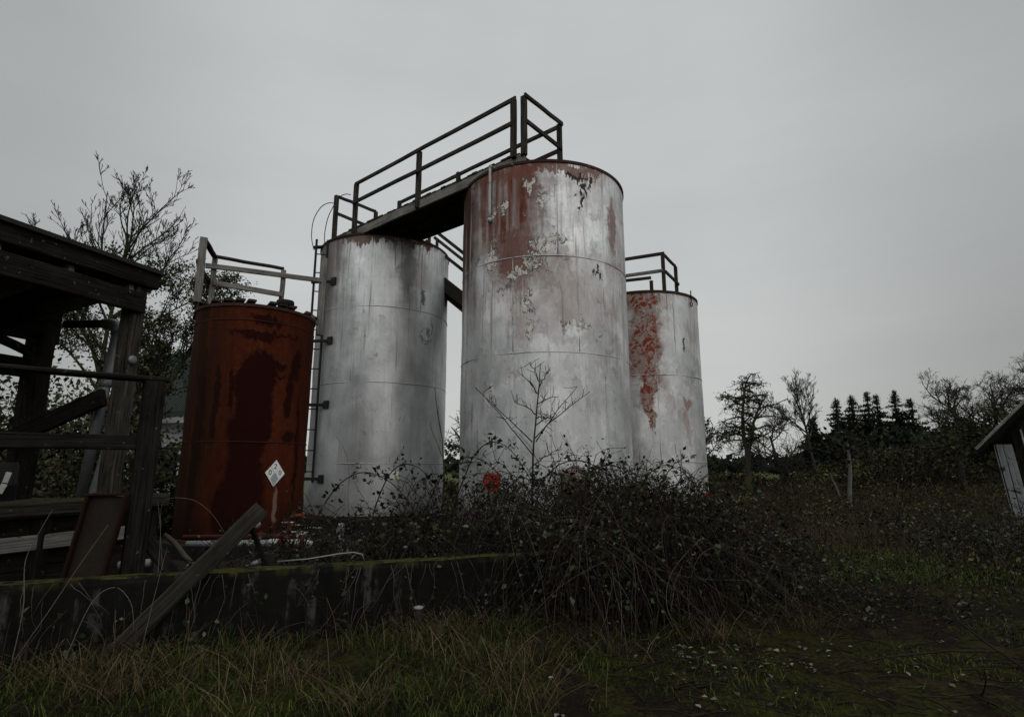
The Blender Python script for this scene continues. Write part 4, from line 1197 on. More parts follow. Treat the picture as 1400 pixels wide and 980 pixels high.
# ------------------------------------------------------------------ distant buildings
def cottage():
    root = empty('white_cottage', (-13, 22, 0), 'white weatherboard cottage with a green ribbed metal roof behind the shed', 'house')
    x0, x1, y0, y1, ez, rz = -14.6, -10.9, 20.0, 27.0, 3.55, 6.3
    ym = (y0 + y1) / 2
    b = MB()
    b.prism([(x0, y0), (x1, y0), (x1, y1), (x0, y1)], -.2, ez)
    b.add([(x1, y0, ez), (x1, y1, ez), (x1, ym, rz - .1), (x0, y0, ez), (x0, y1, ez), (x0, ym, rz - .1)], [(0, 1, 2), (4, 3, 5)], [[(0, 0)] * 3] * 2)
    k = ez - .2
    while k > .2:
        b.beam((x0, y0 - .012, k), (x1, y0 - .012, k), .03, .05, ch=.01); k -= .18
    b.build('wall', M['cottage'], root)
    for sgn in (-1, 1):
        b = MB(); ya = ym + sgn * ((y1 - y0) / 2 + .45); za = ez - .32
        n = 60
        for i in range(n):
            xa = x0 - .4 + (x1 - x0 + .8) * i / n; xb = xa + (x1 - x0 + .8) / n; w = xb - xa
            for (p, q, zz) in ((0, .72, 0), (.72, 1, .05)):
                b.quad((xa + p * w, ya, za + zz), (xa + q * w, ya, za + zz), (xa + q * w, ym, rz + zz), (xa + p * w, ym, rz + zz)) if sgn < 0 else b.quad((xa + q * w, ya, za + zz), (xa + p * w, ya, za + zz), (xa + p * w, ym, rz + zz), (xa + q * w, ym, rz + zz))
            b.quad((xa + .72 * w, ya, za), (xa + .72 * w, ya, za + .05), (xa + .72 * w, ym, rz + .05), (xa + .72 * w, ym, rz))
        b.build('roof', M['green_roof'], root)
    b = MB(); b.beam((x0 - .4, y0 - .46, ez - .36), (x1 + .4, y0 - .46, ez - .36), .04, .2); b.build('fascia', M['cottage'], root)
    b = MB(); b.beam((-12.2, y0 - .03, 1.0), (-12.2, y0 - .03, 2.3), 1.1, .08, (0, 1, 0)); wn = b.build('window', M['ink'], root)
    b = MB()
    for p, q in (((-12.8, .98), (-11.6, .98)), ((-12.8, 2.32), (-11.6, 2.32)), ((-12.8, .98), (-12.8, 2.32)), ((-11.6, .98), (-11.6, 2.32))): b.beam((p[0], y0 - .09, p[1]), (q[0], y0 - .09, q[1]), .06, .08)
    b.build('window_frame', M['cottage'], wn)
cottage()

def side_shed():
    root = empty('leaning_shed', (14.5, 16, 0), 'derelict white board shed with a dark sagging roof at the right edge', 'shed')
    # the end wall faces the yard; t runs along it to the right, s back along the shed, the whole thing leans with height
    T = Vector((.80, -.60, 0)); D = Vector((.86, .51, 0)); O = Vector((12.98, 15.0, 0)); LN = Vector((-.11, .0, 0))
    def P(s, t, z): return O + T * t + D * s + LN * z + Vector((0, 0, z))
    b = MB()
    for k in range(4):
        t0 = k * .095; 
        b.beam(P(-.01, t0, -.1) + D * random.uniform(-.01, .01), P(-.01, t0, 2.18) + D * random.uniform(-.01, .01), .088, .025, tuple(D), .006, 4, .006)
    b.build('wall_boards', M['shedwhite'], root)
    b = MB()
    for k in range(24):
        t0 = .44 + k * .16
        b.beam(P(0, t0, -.1), P(0, t0, 1.95 + (min(t0, 4.6 - t0) + .25) * .98), .15, .03, tuple(D), .006)
    b.build('dark_boards', M['wood_black'], root)
    b = MB()
    for k in range(26):
        q = .05 + k * .16
        b.beam(P(q, -.03, -.1), P(q, -.03, 2.25), .15, .03, tuple(T), .006)
    b.build('side_boards', M['wood_black'], root)
    rise = .98
    for t0, z0, t1, z1 in ((-.30, 2.02, 2.3, 2.02 + 2.6 * rise), (2.3, 2.02 + 2.6 * rise, 4.9, 2.02)):
        a, c, d, e = P(-.35, t0, z0), P(4.4, t0, z0), P(4.4, t1, z1), P(-.35, t1, z1)
        th = Vector((0, 0, .09)); b = MB()
        b.add([a, c, d, e, a + th, c + th, d + th, e + th], [(0, 1, 2, 3), (7, 6, 5, 4), (0, 4, 5, 1), (3, 2, 6, 7), (0, 3, 7, 4), (1, 5, 6, 2)], [[(0, 0)] * 4] * 6)
        rf = b.build('roof', M['rooffelt'], root)
        b = MB(); o = D * -.03 + Vector((0, 0, .045)); b.beam(a + o, e + o, .03, .07); b.build('barge_board', M['wood_grey'], rf)
    b = MB(); b.tube([P(-.1, .60, 2.55), P(-.1, .60, 1.6), P(-.1, .66, 1.1)], .025, 8); b.build('downpipe', M['galv'], root)
side_shed()

# ------------------------------------------------------------------ trees
tree('mossy_tree', (-13.6, 18.2), 12.4, .10, 'bare topped mossy tree rising behind the open shed', leaf_n=13000, leaf_size=.085, leaf_lev=(1, 2, 3), leaf_zmax=.72, leaf_zmin=.2, leaf_sp=.13,
     kids=(16, 9, 6, 4), spread=.50, up=.24, ratio=.40, wob=.11, lean=(.0, 0), trunk_frac=.8, minr=.008, bare_trunk=.25)
tree('mossy_tree', (-12.3, 18.6), 8.3, .12, 'leafy ivy clad tree between the open shed and the rust red tank', leaf_n=15000, leaf_zmin=.42, leaf_size=.085, leaf_lev=(2, 3, 4), leaf_sp=.10, leaf_mat='moss_leaf',
     kids=(14, 8, 6, 4), spread=.55, up=.08, ratio=.5, trunk_frac=.7, minr=.010, bare_trunk=.2)
def shrub(name, base, h, w, label, n, size, mat='hedge', group=None, bark='twig', stems=14):
    base = (base[0], base[1], gz(*base[:2]) - .03)
    root = empty(name, base, label, 'shrub', group)
    paths = []
    for k in range(stems):
        a = rng.random() * 6.283; d = np.array([math.cos(a) * .5, math.sin(a) * .5, 1.0])
        p = wander(np.array(base) + np.array([math.cos(a), math.sin(a), 0]) * w * .2 * rng.random(), d, h * (.7 + .4 * rng.random()), 7, .22, .0)
        paths.append((p, np.linspace(.018, .006, len(p))))
        for j in range(5):
            i = rng.integers(1, 6); q = wander(p[i], rng.normal(size=3) + np.array([0, 0, .4]), h * .35, 5, .25, .0)
            paths.append((q, np.linspace(.009, .004, len(q))))
    pts = np.concatenate([p for p, r in paths])
    v, q = tubes_np(paths, 4); link('stems', fast_mesh('stems', v, q, smooth=True), M[bark], root)
    P = pts[rng.integers(0, len(pts), n)] + rng.normal(size=(n, 3)) * w * .10
    P = P[P[:, 2] > base[2] + .03]
    v, q = leaf_cards(P, size, .3, .65)
    link('foliage', fast_mesh('foliage', v, q, rnd=rng.random(len(q))), M[mat], root)
    return root
G1 = 'ivy shrubs seen through the open shed'
shrub('ivy_shrub', (-9.6, 11.8), 3.6, 2.6, 'tall ivy shrub behind the left bay of the open shed', 9500, .105, group=G1)
shrub('ivy_shrub', (-11.6, 14.0), 4.6, 3.0, 'tallest ivy shrub, behind the far left bay of the open shed', 11000, .11, group=G1)
shrub('ivy_shrub', (-8.1, 12.4), 3.0, 2.2, 'ivy shrub behind the elbow pipe of the shed', 5500, .095, group=G1)
shrub('ivy_shrub', (-7.3, 12.6), 1.7, 1.5, 'ivy shrub between the shed corner post and the rust red tank', 4000, .07, group=G1)
shrub('ivy_shrub', (-7.4, 9.8), 1.9, 1.6, 'low ivy shrub at the end of the dock behind the thick post', 3500, .065, group=G1)
tree('bare_tree', (-2.1, 30), 5.6, .13, 'small bare tree showing in the gap between the two big tanks', bark='bark_far', kids=(9, 6, 5, 4), spread=.75, ratio=.55, minr=.014, trunk_frac=.6, bare_trunk=.15, leaf_n=1200, leaf_size=.2, leaf_zmax=.5, leaf_sp=.2, leaf_mat='hedge')
def apple():
    B = np.array([10.3, 25.0, gz(10.3, 25) - .05])
    root = empty('apple_tree', tuple(B), 'round headed old apple tree with drooping lichened limbs to the right of the tanks', 'tree')
    st = [np.array([[10.3, 25, B[2]], [10.28, 25, 1.0], [10.3, 25, 1.9], [10.33, 25, 2.3]]), np.array([[10.33, 25, 2.2], [10.2, 25.05, 3.0], [10.22, 25, 3.9], [10.35, 25, 4.7], [10.5, 25, 5.3]]),
          np.array([[10.33, 25, 2.2], [10.55, 24.95, 3.0], [10.72, 25, 3.6], [11.0, 24.9, 4.3], [11.3, 24.9, 4.7]])]
    rad = [np.array([.19, .14, .13, .13]), np.linspace(.10, .03, 5), np.linspace(.10, .03, 5)]
    fine = []
    for p, q in zip(st, rad):
        t = np.linspace(0, len(p) - 1, 14); k = np.arange(len(p))
        fine.append((np.stack([np.interp(t, k, p[:, i]) for i in range(3)], 1) + rng.normal(size=(14, 3)) * .012, np.interp(t, k, q)))
    v, q = tubes_np(fine, 8); link('trunk', fast_mesh('trunk', v, q, smooth=True), M['bark'], root)
    br = []; LP = []
    for k in range(46):
        p, rr = fine[1 + k % 2]; i = int(rng.integers(2, 14)); a = rng.random() * 6.283
        hz = (p[i][2] - 2.2) / 3.2
        limb = wander(p[i], (math.cos(a), math.sin(a), .75 - .3 * hz), (1.0 + .9 * rng.random()) * (1.15 - .45 * hz), 8, .16, -.13)
        br.append((limb, np.linspace(.045, .012, 9)))
        for j in range(8):
            m = int(rng.integers(2, 9)); tw = wander(limb[m], rng.normal(size=3) * np.array([1, 1, .6]) + np.array([0, 0, .15]), .30 + .45 * rng.random(), 5, .2, -.16)
            br.append((tw, np.linspace(.013, .007, 6)))
            for x in range(2):
                m2 = int(rng.integers(1, 6)); br.append((wander(tw[m2], rng.normal(size=3), .18 + .2 * rng.random(), 3, .2, -.1), np.linspace(.008, .006, 4)))
            for x in range(4): LP.append(tw[int(rng.integers(0, 6))] + rng.normal(size=3) * .045)
    v, q = tubes_np(br, 4); link('crown', fast_mesh('crown', v, q, smooth=True), M['bark'], root)
    v, q = leaf_cards(np.array(LP), .085, .2, .7); link('lichen', fast_mesh('lichen', v, q, rnd=rng.random(len(q))), M['moss_leaf'], root)
apple()
tree('bare_tree', (12.9, 27), 4.4, .08, 'low spreading bare tree beside the old apple tree', bark='bark_far', kids=(12, 8, 6, 4), spread=.9, ratio=.58, minr=.006, trunk_frac=.5, lean=(-.25, 0), bare_trunk=.2)
tree('bare_tree', (8.9, 27.5), 4.2, .075, 'small bare tree between the last tank and the apple tree', bark='bark_far', kids=(12, 8, 6, 4), spread=.85, ratio=.55, minr=.006, trunk_frac=.55, bare_trunk=.25, leaf_n=900, leaf_size=.14)
tree('bare_tree', (22.3, 42), 8.8, .10, 'slender bare tree standing in front of the dark firs', bark='bark_far', kids=(13, 8, 6, 4), spread=.5, ratio=.48, up=.25, minr=.008, trunk_frac=.75, bare_trunk=.3)
tree('bare_tree', (26.3, 33.5), 7.4, .13, 'twisted bare tree with an ivy covered trunk right of the firs', kids=(12, 8, 6, 5), spread=.8, ratio=.52, minr=.008, trunk_frac=.6, lean=(-.12, 0), bare_trunk=.3, leaf_n=1800, leaf_size=.16, leaf_zmax=.55, leaf_sp=.22, leaf_lev=(0, 1, 2), leaf_mat='hedge')
tree('bare_tree', (24.0, 28), 6.1, .11, 'bushy bare tree behind the leaning shed roof', kids=(13, 8, 6, 4), spread=.9, ratio=.55, minr=.007, trunk_frac=.5, bare_trunk=.2, leaf_n=1500, leaf_size=.18, leaf_zmax=.6, leaf_sp=.2, leaf_mat='hedge')
tree('bare_tree', (23.3, 23.6), 6.9, .13, 'tallest bare tree at the right edge above the leaning shed', kids=(13, 8, 6, 4), spread=.75, ratio=.5, minr=.006, trunk_frac=.65, bare_trunk=.3, leaf_n=2200, leaf_size=.15, leaf_zmax=.62, leaf_sp=.16)
# broken pale trunk
def snag():
    root = empty('pale_snag', (14.55, 25, 0), 'pale broken tree trunk with a few dead leaves before the firs', 'tree')
    v, q = tubes_np([(wander((14.55, 25, -.1), (.02, 0, 1), 2.7, 8, .06, .02), np.linspace(.10, .06, 9)), (wander((14.25, 25, -.1), (-.1, 0, 1), 1.5, 6, .06, .02), np.linspace(.05, .03, 7))], 7)
    link('trunk', fast_mesh('trunk', v, q, smooth=True), M['bark_pale'], root)
    pts = []
    for k in range(9):
        pts.append((wander((14.6, 25, 1.7 + .1 * k), (rng.normal() * 1.2 - .4, rng.normal() * .4, .25), 1.7, 6, .2, .0), np.linspace(.03, .012, 7)))
    v, q = tubes_np(pts, 4); link('crown', fast_mesh('crown', v, q, smooth=True), M['bark'], root)
    al = np.concatenate([p for p, r in pts]); P = al[rng.integers(0, len(al), 260)] + rng.normal(size=(260, 3)) * .16
    v, q = leaf_cards(P, .2, .2, .6); link('foliage', fast_mesh('foliage', v, q, rnd=rng.random(len(q)) * .5), M['under'], root)
snag()

def conifer(base, h, w, label, seed):
    r = np.random.default_rng(seed)
    base = np.array([base[0], base[1], 0.0])
    root = empty('fir_tree', tuple(base), label, 'tree', 'dark firs on the horizon')
    tp = np.stack([np.full(9, base[0]) + np.cumsum(r.normal(size=9)) * .04, np.full(9, base[1]), np.linspace(0, h, 9)], 1)
    v, q = tubes_np([(tp, np.linspace(.35, .05, 9))], 7); link('trunk', fast_mesh('trunk', v, q, smooth=True), M['bark'], root)
    P = []; Z = h * .10
    paths = []
    while Z < h * .985:
        f = (Z / h); R0 = 1.7 * w * (1 - f) ** .85 * r.uniform(.65, 1.15) + .06
        k = int(5 + 4 * (1 - f))
        for j in range(k):
            if r.random() < .12: continue
            a = r.random() * 6.283; Lb = R0 * r.uniform(.6, 1.2)
            t = np.linspace(0, 1, 6)[:, None]
            d = np.array([math.cos(a), math.sin(a), 0])
            p = np.array([base[0], base[1], Z]) + d * Lb * t + np.array([0, 0, 1]) * (-.28 * Lb * t + .16 * Lb * t ** 3)
            paths.append((p, np.linspace(.04, .015, 6)))
            m = int(120 * Lb / w) + 16
            tt = r.random((m, 1))
            P.append(np.array([base[0], base[1], Z]) + d * Lb * tt + np.array([0, 0, 1]) * (-.28 * Lb * tt + .16 * Lb * tt ** 3) + r.normal(size=(m, 3)) * np.array([.15, .15, .09]) * (1.2 - .5 * tt))
        Z += h * (.045 if f < .85 else .02) * r.uniform(.8, 1.25)
    P = np.concatenate(P)
    v, q = leaf_cards(P, .12 + .50 * np.clip(1 - P[:, 2] / h, 0, 1), .35, .5)
    v2, q2 = tubes_np(paths, 3)
    link('crown', fast_mesh('crown', v2, q2), M['bark'], root)
    link('foliage', fast_mesh('foliage', v, q, rnd=r.random(len(q))), M['needle'], root)
for i, (x, y, h, w, lab) in enumerate(((33.0, 62, 6.9, 1.7, 'short dark fir standing apart at the left of the firs'), (43.3, 75, 10.7, 2.3, 'tall narrow fir second from the left in the row'),
        (45.6, 75.5, 11.2, 2.5, 'dark fir third from the left in the row'), (47.5, 75, 11.6, 2.5, 'dark fir fourth from the left, in the middle of the row'), (49.3, 76, 11.4, 2.6, 'dark fir just right of the row middle'),
        (51.2, 75, 11.8, 2.5, 'dark fir next to the last of the row'), (52.4, 74, 10.6, 2.9, 'dark fir with the widest crown at the right end of the row'))):
    conifer((x, y), h, w, lab, 50 + i)

# sapling in front of the tallest tank
def sapling():
    B = np.array([.02, 8.25, .15])
    root = empty('bare_sapling', tuple(B), 'slender bare sapling with upright twigs in front of the tallest tank', 'sapling')
    st = np.array([[.30, 8.25, .1], [.28, 8.25, .8], [.29, 8.24, 1.4], [.31, 8.22, 1.9], [.36, 8.21, 2.4], [.40, 8.2, 2.8], [.42, 8.2, 3.1]])
    v, q = tubes_np([(st, np.linspace(.022, .006, 7))], 6); link('trunk', fast_mesh('trunk', v, q, smooth=True), M['bark'], root)
    br = []
    spec = [((.30, 1.75), (-.42, 2.62)), ((.30, 1.95), (-.46, 2.66)), ((.32, 2.0), (1.12, 2.68)), ((.33, 1.95), (.92, 2.72)), ((.30, 1.62), (.68, 1.85)), ((.36, 2.35), (.05, 2.48)), ((.37, 2.5), (.68, 2.62)), ((.38, 2.65), (.16, 2.9)),
            ((.40, 2.75), (.56, 3.0)), ((.39, 2.85), (.28, 3.12)), ((.35, 2.2), (.6, 2.3)), ((.36, 2.3), (.62, 2.22))]
    for (x0, z0), (x1, z1) in spec:
        t = np.linspace(0, 1, 8)[:, None]; a = np.array([x0, 8.22, z0]); e = np.array([x1, 8.1 + rng.normal() * .2, z1])
        p = a + (e - a) * t + np.array([0, 0, 1]) * (t * (1 - t)) * .08 + rng.normal(size=(8, 3)) * .008
        br.append((p, np.linspace(.010, .004, 8)))
        for j in range(7):
            i = rng.integers(2, 8); q = wander(p[i], rng.normal(size=3) * .7 + np.array([0, 0, .9]), .10 + .12 * rng.random(), 3, .2, .05)
            br.append((q, np.linspace(.0045, .003, 4)))
    v, q = tubes_np(br, 5); link('crown', fast_mesh('crown', v, q, smooth=True), M['bark'], root)
    root = empty('bare_sapling', (-.95, 8.3, .1), 'thin leaning twig between the silver tank and the tallest tank', 'sapling', None)
    b = np.array([[-1.03, 8.3, .1], [-1.0, 8.3, .9], [-.98, 8.3, 1.5], [-1.02, 8.3, 2.0], [-1.1, 8.3, 2.4], [-1.15, 8.3, 2.75]])
    v, q = tubes_np([(b, np.linspace(.015, .004, 6)), (wander((-.99, 8.3, 1.7), (-.6, 0, 1), .6, 5, .15, .05), np.linspace(.006, .003, 6)), (wander((-1.05, 8.3, 2.1), (.2, 0, 1), .4, 5, .15, .05), np.linspace(.005, .003, 6)), (wander((-.98, 8.3, 1.5), (.9, 0, .4), .85, 6, .12, .05), np.linspace(.006, .003, 7))], 5)
    link('stem', fast_mesh('stem', v, q, smooth=True), M['bark'], root)
sapling()

# ------------------------------------------------------------------ brambles
def btop(x):
    return float(np.interp(x, [-3.2, -2.6, -2.0, -1.4, -.6, .2, 1.0, 2.0, 2.8, 3.4, 3.9], [.45, .70, .82, .92, 1.10, 1.22, 1.32, 1.16, .88, .62, .42]))
def brambles(name, label, n, region, zscale, n_fill, leaf=.044, hi=1.0, seedcanes=None):
    """region: function giving a random (x, y)"""
    paths = []; LP = []
    for k in range(n):
        x, y = region()
        T = btop(x) * zscale * (.75 + .45 * rng.random())
        a = rng.random() * 6.283; reach = .5 + 1.1 * rng.random()
        d = np.array([math.cos(a), math.sin(a) * .6, 0])
        t = np.linspace(0, 1, 12)
        z = gz(x, y) + T * (1 - (2 * np.clip(t, 0, 1) ** 1.1 - 1) ** 2 * 1.0) * (1 if rng.random() < .7 else 1.15)
        p = np.stack([x + d[0] * reach * t, y + d[1] * reach * t, z], 1)
        p += np.cumsum(rng.normal(size=p.shape) * .018, axis=0)
        p[:, 2] = np.maximum(p[:, 2], .0)
        e = 12 if rng.random() < .6 else int(rng.integers(7, 12))
        p = p[:e]
        paths.append((p, np.linspace(.0065, .003, e)))
        for i in range(2, e):
            if rng.random() < .62:
                q = p[i] + rng.normal(size=3) * .05
                for j in range(3): LP.append(q + rng.normal(size=3) * .03)
        for j in range(4):
            i = int(rng.integers(2, e)); w = wander(p[i], rng.normal(size=3) + np.array([0, 0, .4]), .2 + .4 * rng.random(), 5, .25, -.05)
            paths.append((w, np.linspace(.004, .0022, 6)))
            for q in w[2:]:
                if rng.random() < .5: LP.append(q + rng.normal(size=3) * .03)
    for k in range(n_fill):
        x, y = region(); z = btop(x) * zscale * (rng.random() ** .8) * .88
        LP.append(np.array([x, y, gz(x, y) + z]))
    P = np.array(LP)
    v, q = tubes_np(paths, 4)
    o = link(name, fast_mesh(name, v, q, smooth=True), M['cane']); tag(o, label, 'brambles', None, 'stuff')
    v, q = leaf_cards(P, leaf * rng.choice([.55, .8, 1.0, 1.35], len(P)), .45, .68)
    f = link('bramble_leaves', fast_mesh('bramble_leaves', v, q, rnd=rng.random(len(q))), M['bramble'], o)
    f['kind'] = 'stuff'
    paths = []
    for k in range(n):
        x, y = region(); T = btop(x) * zscale
        p = wander((x, y, gz(x, y) + T * (.5 + .5 * rng.random())), (rng.normal() * .7, -.5 + rng.normal() * .4, -.5 + rng.normal() * .5), .5 + .8 * rng.random(), 10, .12, -.10)
        p[:, 2] = np.maximum(p[:, 2], .02); paths.append((p, np.linspace(.0036, .0016, 11)))
    v, q = tubes_np(paths, 4)
    f = link('dead_canes', fast_mesh('dead_canes', v, q, smooth=True), M['cane_dead'], o); f['kind'] = 'stuff'
def reg_in():
    x = -2.9 + 5.6 * rng.random() ** .8
    y0 = 5.95 + (x + 1.4) * .376 + .55
    return x, max(y0, 6.6) + 1.2 * rng.random()
def reg_out():
    x = .55 + 3.2 * rng.random()
    yw = 6.57 + (x - .33) * .376
    y = yw - 1.35 + (1.5 if x < 2.4 else 2.6) * rng.random() + .12 * (x - .5)
    return x, y
brambles('bramble_thicket', 'dark bramble thicket growing behind the wall at the foot of the tanks', 330, reg_in, 1.0, 3600)
brambles('bramble_thicket', 'dark bramble thicket spilling over the wall end to the grass', 420, reg_out, .95, 4600)
def reg_right():
    return 6.8 + 4.6 * rng.random(), 8.3 + 3.4 * rng.random()
brambles('bramble_thicket', 'dark low bramble thicket at the right edge before the leaning shed', 170, reg_right, 1.7, 4200)
def reg_left():
    x = -3.0 + 2.2 * rng.random(); y = 5.95 + (x + 1.4) * .376 + .8 + .9 * rng.random()
    return x, y
brambles('bramble_thicket', 'low leafy brambles before the silver tank behind the wall', 60, reg_left, .8, 900)

def wall_creepers():
    paths = []; LP = []
    for k in range(120):
        t = 4.4 + 6.6 * rng.random(); up_ = rng.random() < .35
        b = WA + WD * t - WN * (.02 + .10 * rng.random())
        if up_:
            p = wander((b.x, b.y, .64), (rng.normal() * .5, -.25, -.8), .2 + .5 * rng.random(), 8, .16, -.1)
        else:
            p = wander((b.x, b.y - .08, 0), (rng.normal() * .6, .05, 1), .15 + .45 * rng.random(), 8, .2, -.06)
        paths.append((p, np.linspace(.004, .0016, 9)))
        if rng.random() < .4:
            for q in p[2::2]:
                for j in range(3): LP.append(q + rng.normal(size=3) * np.array([.03, .02, .03]))
    v, q = tubes_np(paths, 4)
    o = link('wall_creepers', fast_mesh('wall_creepers', v, q, smooth=True), M['cane_dead']); tag(o, kind='stuff')
    v, q = leaf_cards(np.array(LP), .045, .3, .7)
    f = link('creeper_leaves', fast_mesh('creeper_leaves', v, q, rnd=rng.random(len(q))), M['bramble'], o); f['kind'] = 'stuff'
wall_creepers()

# high arching canes
def arch(p0, top, p1, label, leaves=26):
    a, m, e = (np.array(q, float) for q in (p0, top, p1))
    t = np.linspace(0, 1, 18)[:, None]
    c = 2 * m - .5 * a - .5 * e
    p = a * (1 - t) ** 2 + 2 * c * t * (1 - t) + e * t * t
    p += np.cumsum(rng.normal(size=p.shape) * .006, axis=0)
    root = empty('bramble_cane', tuple(p[0]), label, 'bramble cane', 'arching bramble canes over the thicket')
    v, q = tubes_np([(p, np.linspace(.010, .005, 18))], 5); link('stem', fast_mesh('stem', v, q, smooth=True), M['cane'], root)
    LP = []
    for k in range(leaves):
        i = rng.integers(3, 18); q0 = p[i] + rng.normal(size=3) * .045
        for j in range(3): LP.append(q0 + rng.normal(size=3) * .028)
    v, q = leaf_cards(np.array(LP), .065, .35, .7)
    link('leaves', fast_mesh('leaves', v, q, rnd=rng.random(len(q))), M['bramble'], root)
for p0, tp, p1, lab in (
    ((-.9, 7.9, .5), (-.35, 7.9, 1.92), (.35, 7.8, 1.25), 'leafy bramble cane arching highest, left of the sapling'),
    ((-1.3, 7.7, .6), (-.7, 7.8, 1.7), (.0, 7.9, 1.3), 'bramble cane arching in the gap between the two big tanks'),
    ((-2.7, 7.6, .55), (-2.05, 7.6, 1.50), (-1.25, 7.6, 1.0), 'long bramble cane arching across the foot of the silver tank'),
    ((-1.9, 7.6, .6), (-1.5, 7.6, 1.62), (-.9, 7.6, 1.1), 'bramble cane with a bare tip before the silver tank'),
    ((.1, 7.7, .9), (.75, 7.7, 1.66), (1.5, 7.6, 1.2), 'bramble cane arching over the small red sign'),
    ((.5, 7.6, .9), (1.3, 7.7, 1.62), (2.1, 7.7, 1.0), 'bramble cane arching before the pink cover of the tallest tank'),
    ((1.5, 7.9, .8), (2.1, 8.0, 1.62), (2.8, 8.0, .9), 'bramble cane arching in front of the tank with the crackled red strip'),
    ((-.2, 7.7, .9), (.15, 7.75, 1.45), (.7, 7.7, .8), 'short bramble cane drooping past the sapling base')):
    arch(p0, tp, p1, lab, 24)

# pale dead canes hanging down the front of the thicket and over the wall
GP = 'pale dead stems along the wall'
def pale(pts, label, r=.006, sub=6):
    P = [np.array(p, float) for p in pts]; fine = []
    for i in range(len(P) - 1):
        a = P[max(i - 1, 0)]; q = P[i]; c = P[i + 1]; d = P[min(i + 2, len(P) - 1)]
        for t in np.linspace(0, 1, sub, endpoint=False):
            fine.append(.5 * ((2 * q) + (c - a) * t + (2 * a - 5 * q + 4 * c - d) * t * t + (3 * q - a - 3 * c + d) * t ** 3))
    fine.append(P[-1]); fine = np.array(fine)
    v, q = tubes_np([(fine, np.linspace(r * .62, r * .3, len(fine)))], 5)
    o = link('dry_cane', fast_mesh('dry_cane', v, q, smooth=True), M['stem_pale']); tag(o, label, 'stem', GP)
pale([(-3.95, 4.75, .0), (-3.7, 4.78, .45), (-3.55, 4.85, .8), (-3.42, 4.95, 1.12)], 'straight pale stem leaning right before the steel channel')
pale([(-3.88, 4.72, .0), (-3.86, 4.74, .5), (-3.95, 4.8, .85), (-3.9, 4.85, 1.1), (-3.87, 4.9, 1.25)], 'wavy pale stem leftmost before the wall')
pale([(-3.05, 5.0, .1), (-3.0, 5.02, .55), (-2.96, 5.05, .92)], 'pale upright stem between the steel channel and the plank', .005)
pale([(-3.55, 4.8, .0), (-3.42, 4.86, .5), (-3.3, 4.95, .62), (-3.15, 4.95, .5), (-3.1, 4.95, .3)], 'pale stem bending over into a hook below the wall top', .006)
pale([(-3.3, 5.6, .65), (-3.33, 5.55, 1.0), (-3.3, 5.5, 1.28), (-3.05, 5.5, 1.3), (-2.85, 5.5, 1.18), (-2.7, 5.5, 1.0)], 'pale cane arching from the thick post toward the plank', .004)
pale([(-3.28, 5.5, .62), (-3.30, 5.5, 1.0), (-3.36, 5.5, 1.28)], 'pale upright stem against the thick corner post', .0045)
pale([(-.1, 6.3, 1.2), (.1, 6.2, 1.05), (.28, 6.05, .6), (.35, 5.9, .1)], 'pale cane hanging down where the moss on the wall ends', .006)
pale([(.15, 6.2, 1.05), (.6, 6.0, .9), (.85, 5.8, .5), (.9, 5.6, .05)], 'pale cane curving down the middle of the thicket front', .006)
pale([(-.05, 6.3, 1.1), (.02, 6.2, .7), (.12, 6.1, .4)], 'short pale cane hanging over the mossy wall end', .005)
pale([(1.9, 5.9, .9), (1.55, 5.75, .6), (1.45, 5.6, .3), (1.6, 5.5, .02)], 'pale cane bowed outward low in the thicket', .006)
pale([(1.0, 5.75, .75), (1.03, 5.65, .4), (1.0, 5.55, .05)], 'pale upright cane standing before the thicket on the grass', .006)
pale([(.3, 6.1, .95), (1.0, 5.9, .75), (1.7, 5.8, .55), (2.3, 5.9, .5)], 'pale cane running sideways across the thicket front', .004)
pale([(2.2, 6.0, .85), (1.9, 5.9, .75), (1.75, 5.8, .55), (1.7, 5.75, .3)], 'thin pale cane drooping at the right of the thicket', .004)

# ------------------------------------------------------------------ undergrowth, hedge rows, grass, litter
def stuff(name, v, q, t, rnd, mat):
    o = link(name, fast_mesh(name, v, q, t, rnd), M[mat]); tag(o, kind='stuff'); return o

def undergrowth():
    n = 62000
    # polar scatter to the right beyond the thicket, denser nearer
    x = 2.8 + 26 * rng.random(n) ** 1.25; y = 8.2 + 24 * rng.random(n)
    px = x / y
    clear = ((x - 5.3 - (y - 9.5) * .45) ** 2 / 2.4 + (y - 10.4) ** 2 / 6.0 < 1.0)
    path = (y < 9.3) & (x < 6.5) & (x > 3.3)
    ok = (px > .24) & (px < 1.05) & ~clear & ~path & ~((x > 11.8) & (y > 14.4) & (y < 19.8) & (x < 18))
    x, y = x[ok], y[ok]
    mound = np.array([.45 + .85 * mnoise.noise(Vector((a * .45, b * .45, 2))) + .2 * mnoise.noise(Vector((a * 1.6, b * 1.6, 7))) for a, b in zip(x, y)])
    mound = np.clip(mound, .05, np.where(y > 14, .85, 1.45)) * np.where(y < 11, .75, 1)
    z = gzs(np.stack([x, y], 1)) + mound * rng.random(len(x)) ** .6
    v, q = leaf_cards(np.stack([x, y, z], 1), .085, .4, .5)
    stuff('undergrowth', v, q, None, np.clip(rng.random(len(q)) * .8 + .22 * (mound > .6), 0, 1), 'under')
    k = 5200
    i = rng.integers(0, len(x), k)
    paths = []
    for a in i:
        p0 = np.array([x[a], y[a], 0.0]); h = mound[a] * 1.25 + .1
        paths.append((wander(p0, np.array([rng.normal() * .6, rng.normal() * .6, 1]), h, 4, .2, -.08), np.linspace(.008, .0035, 5)))
    v, q = tubes_np(paths, 3)
    stuff('undergrowth_stems', v, q, None, None, 'twig')
undergrowth()

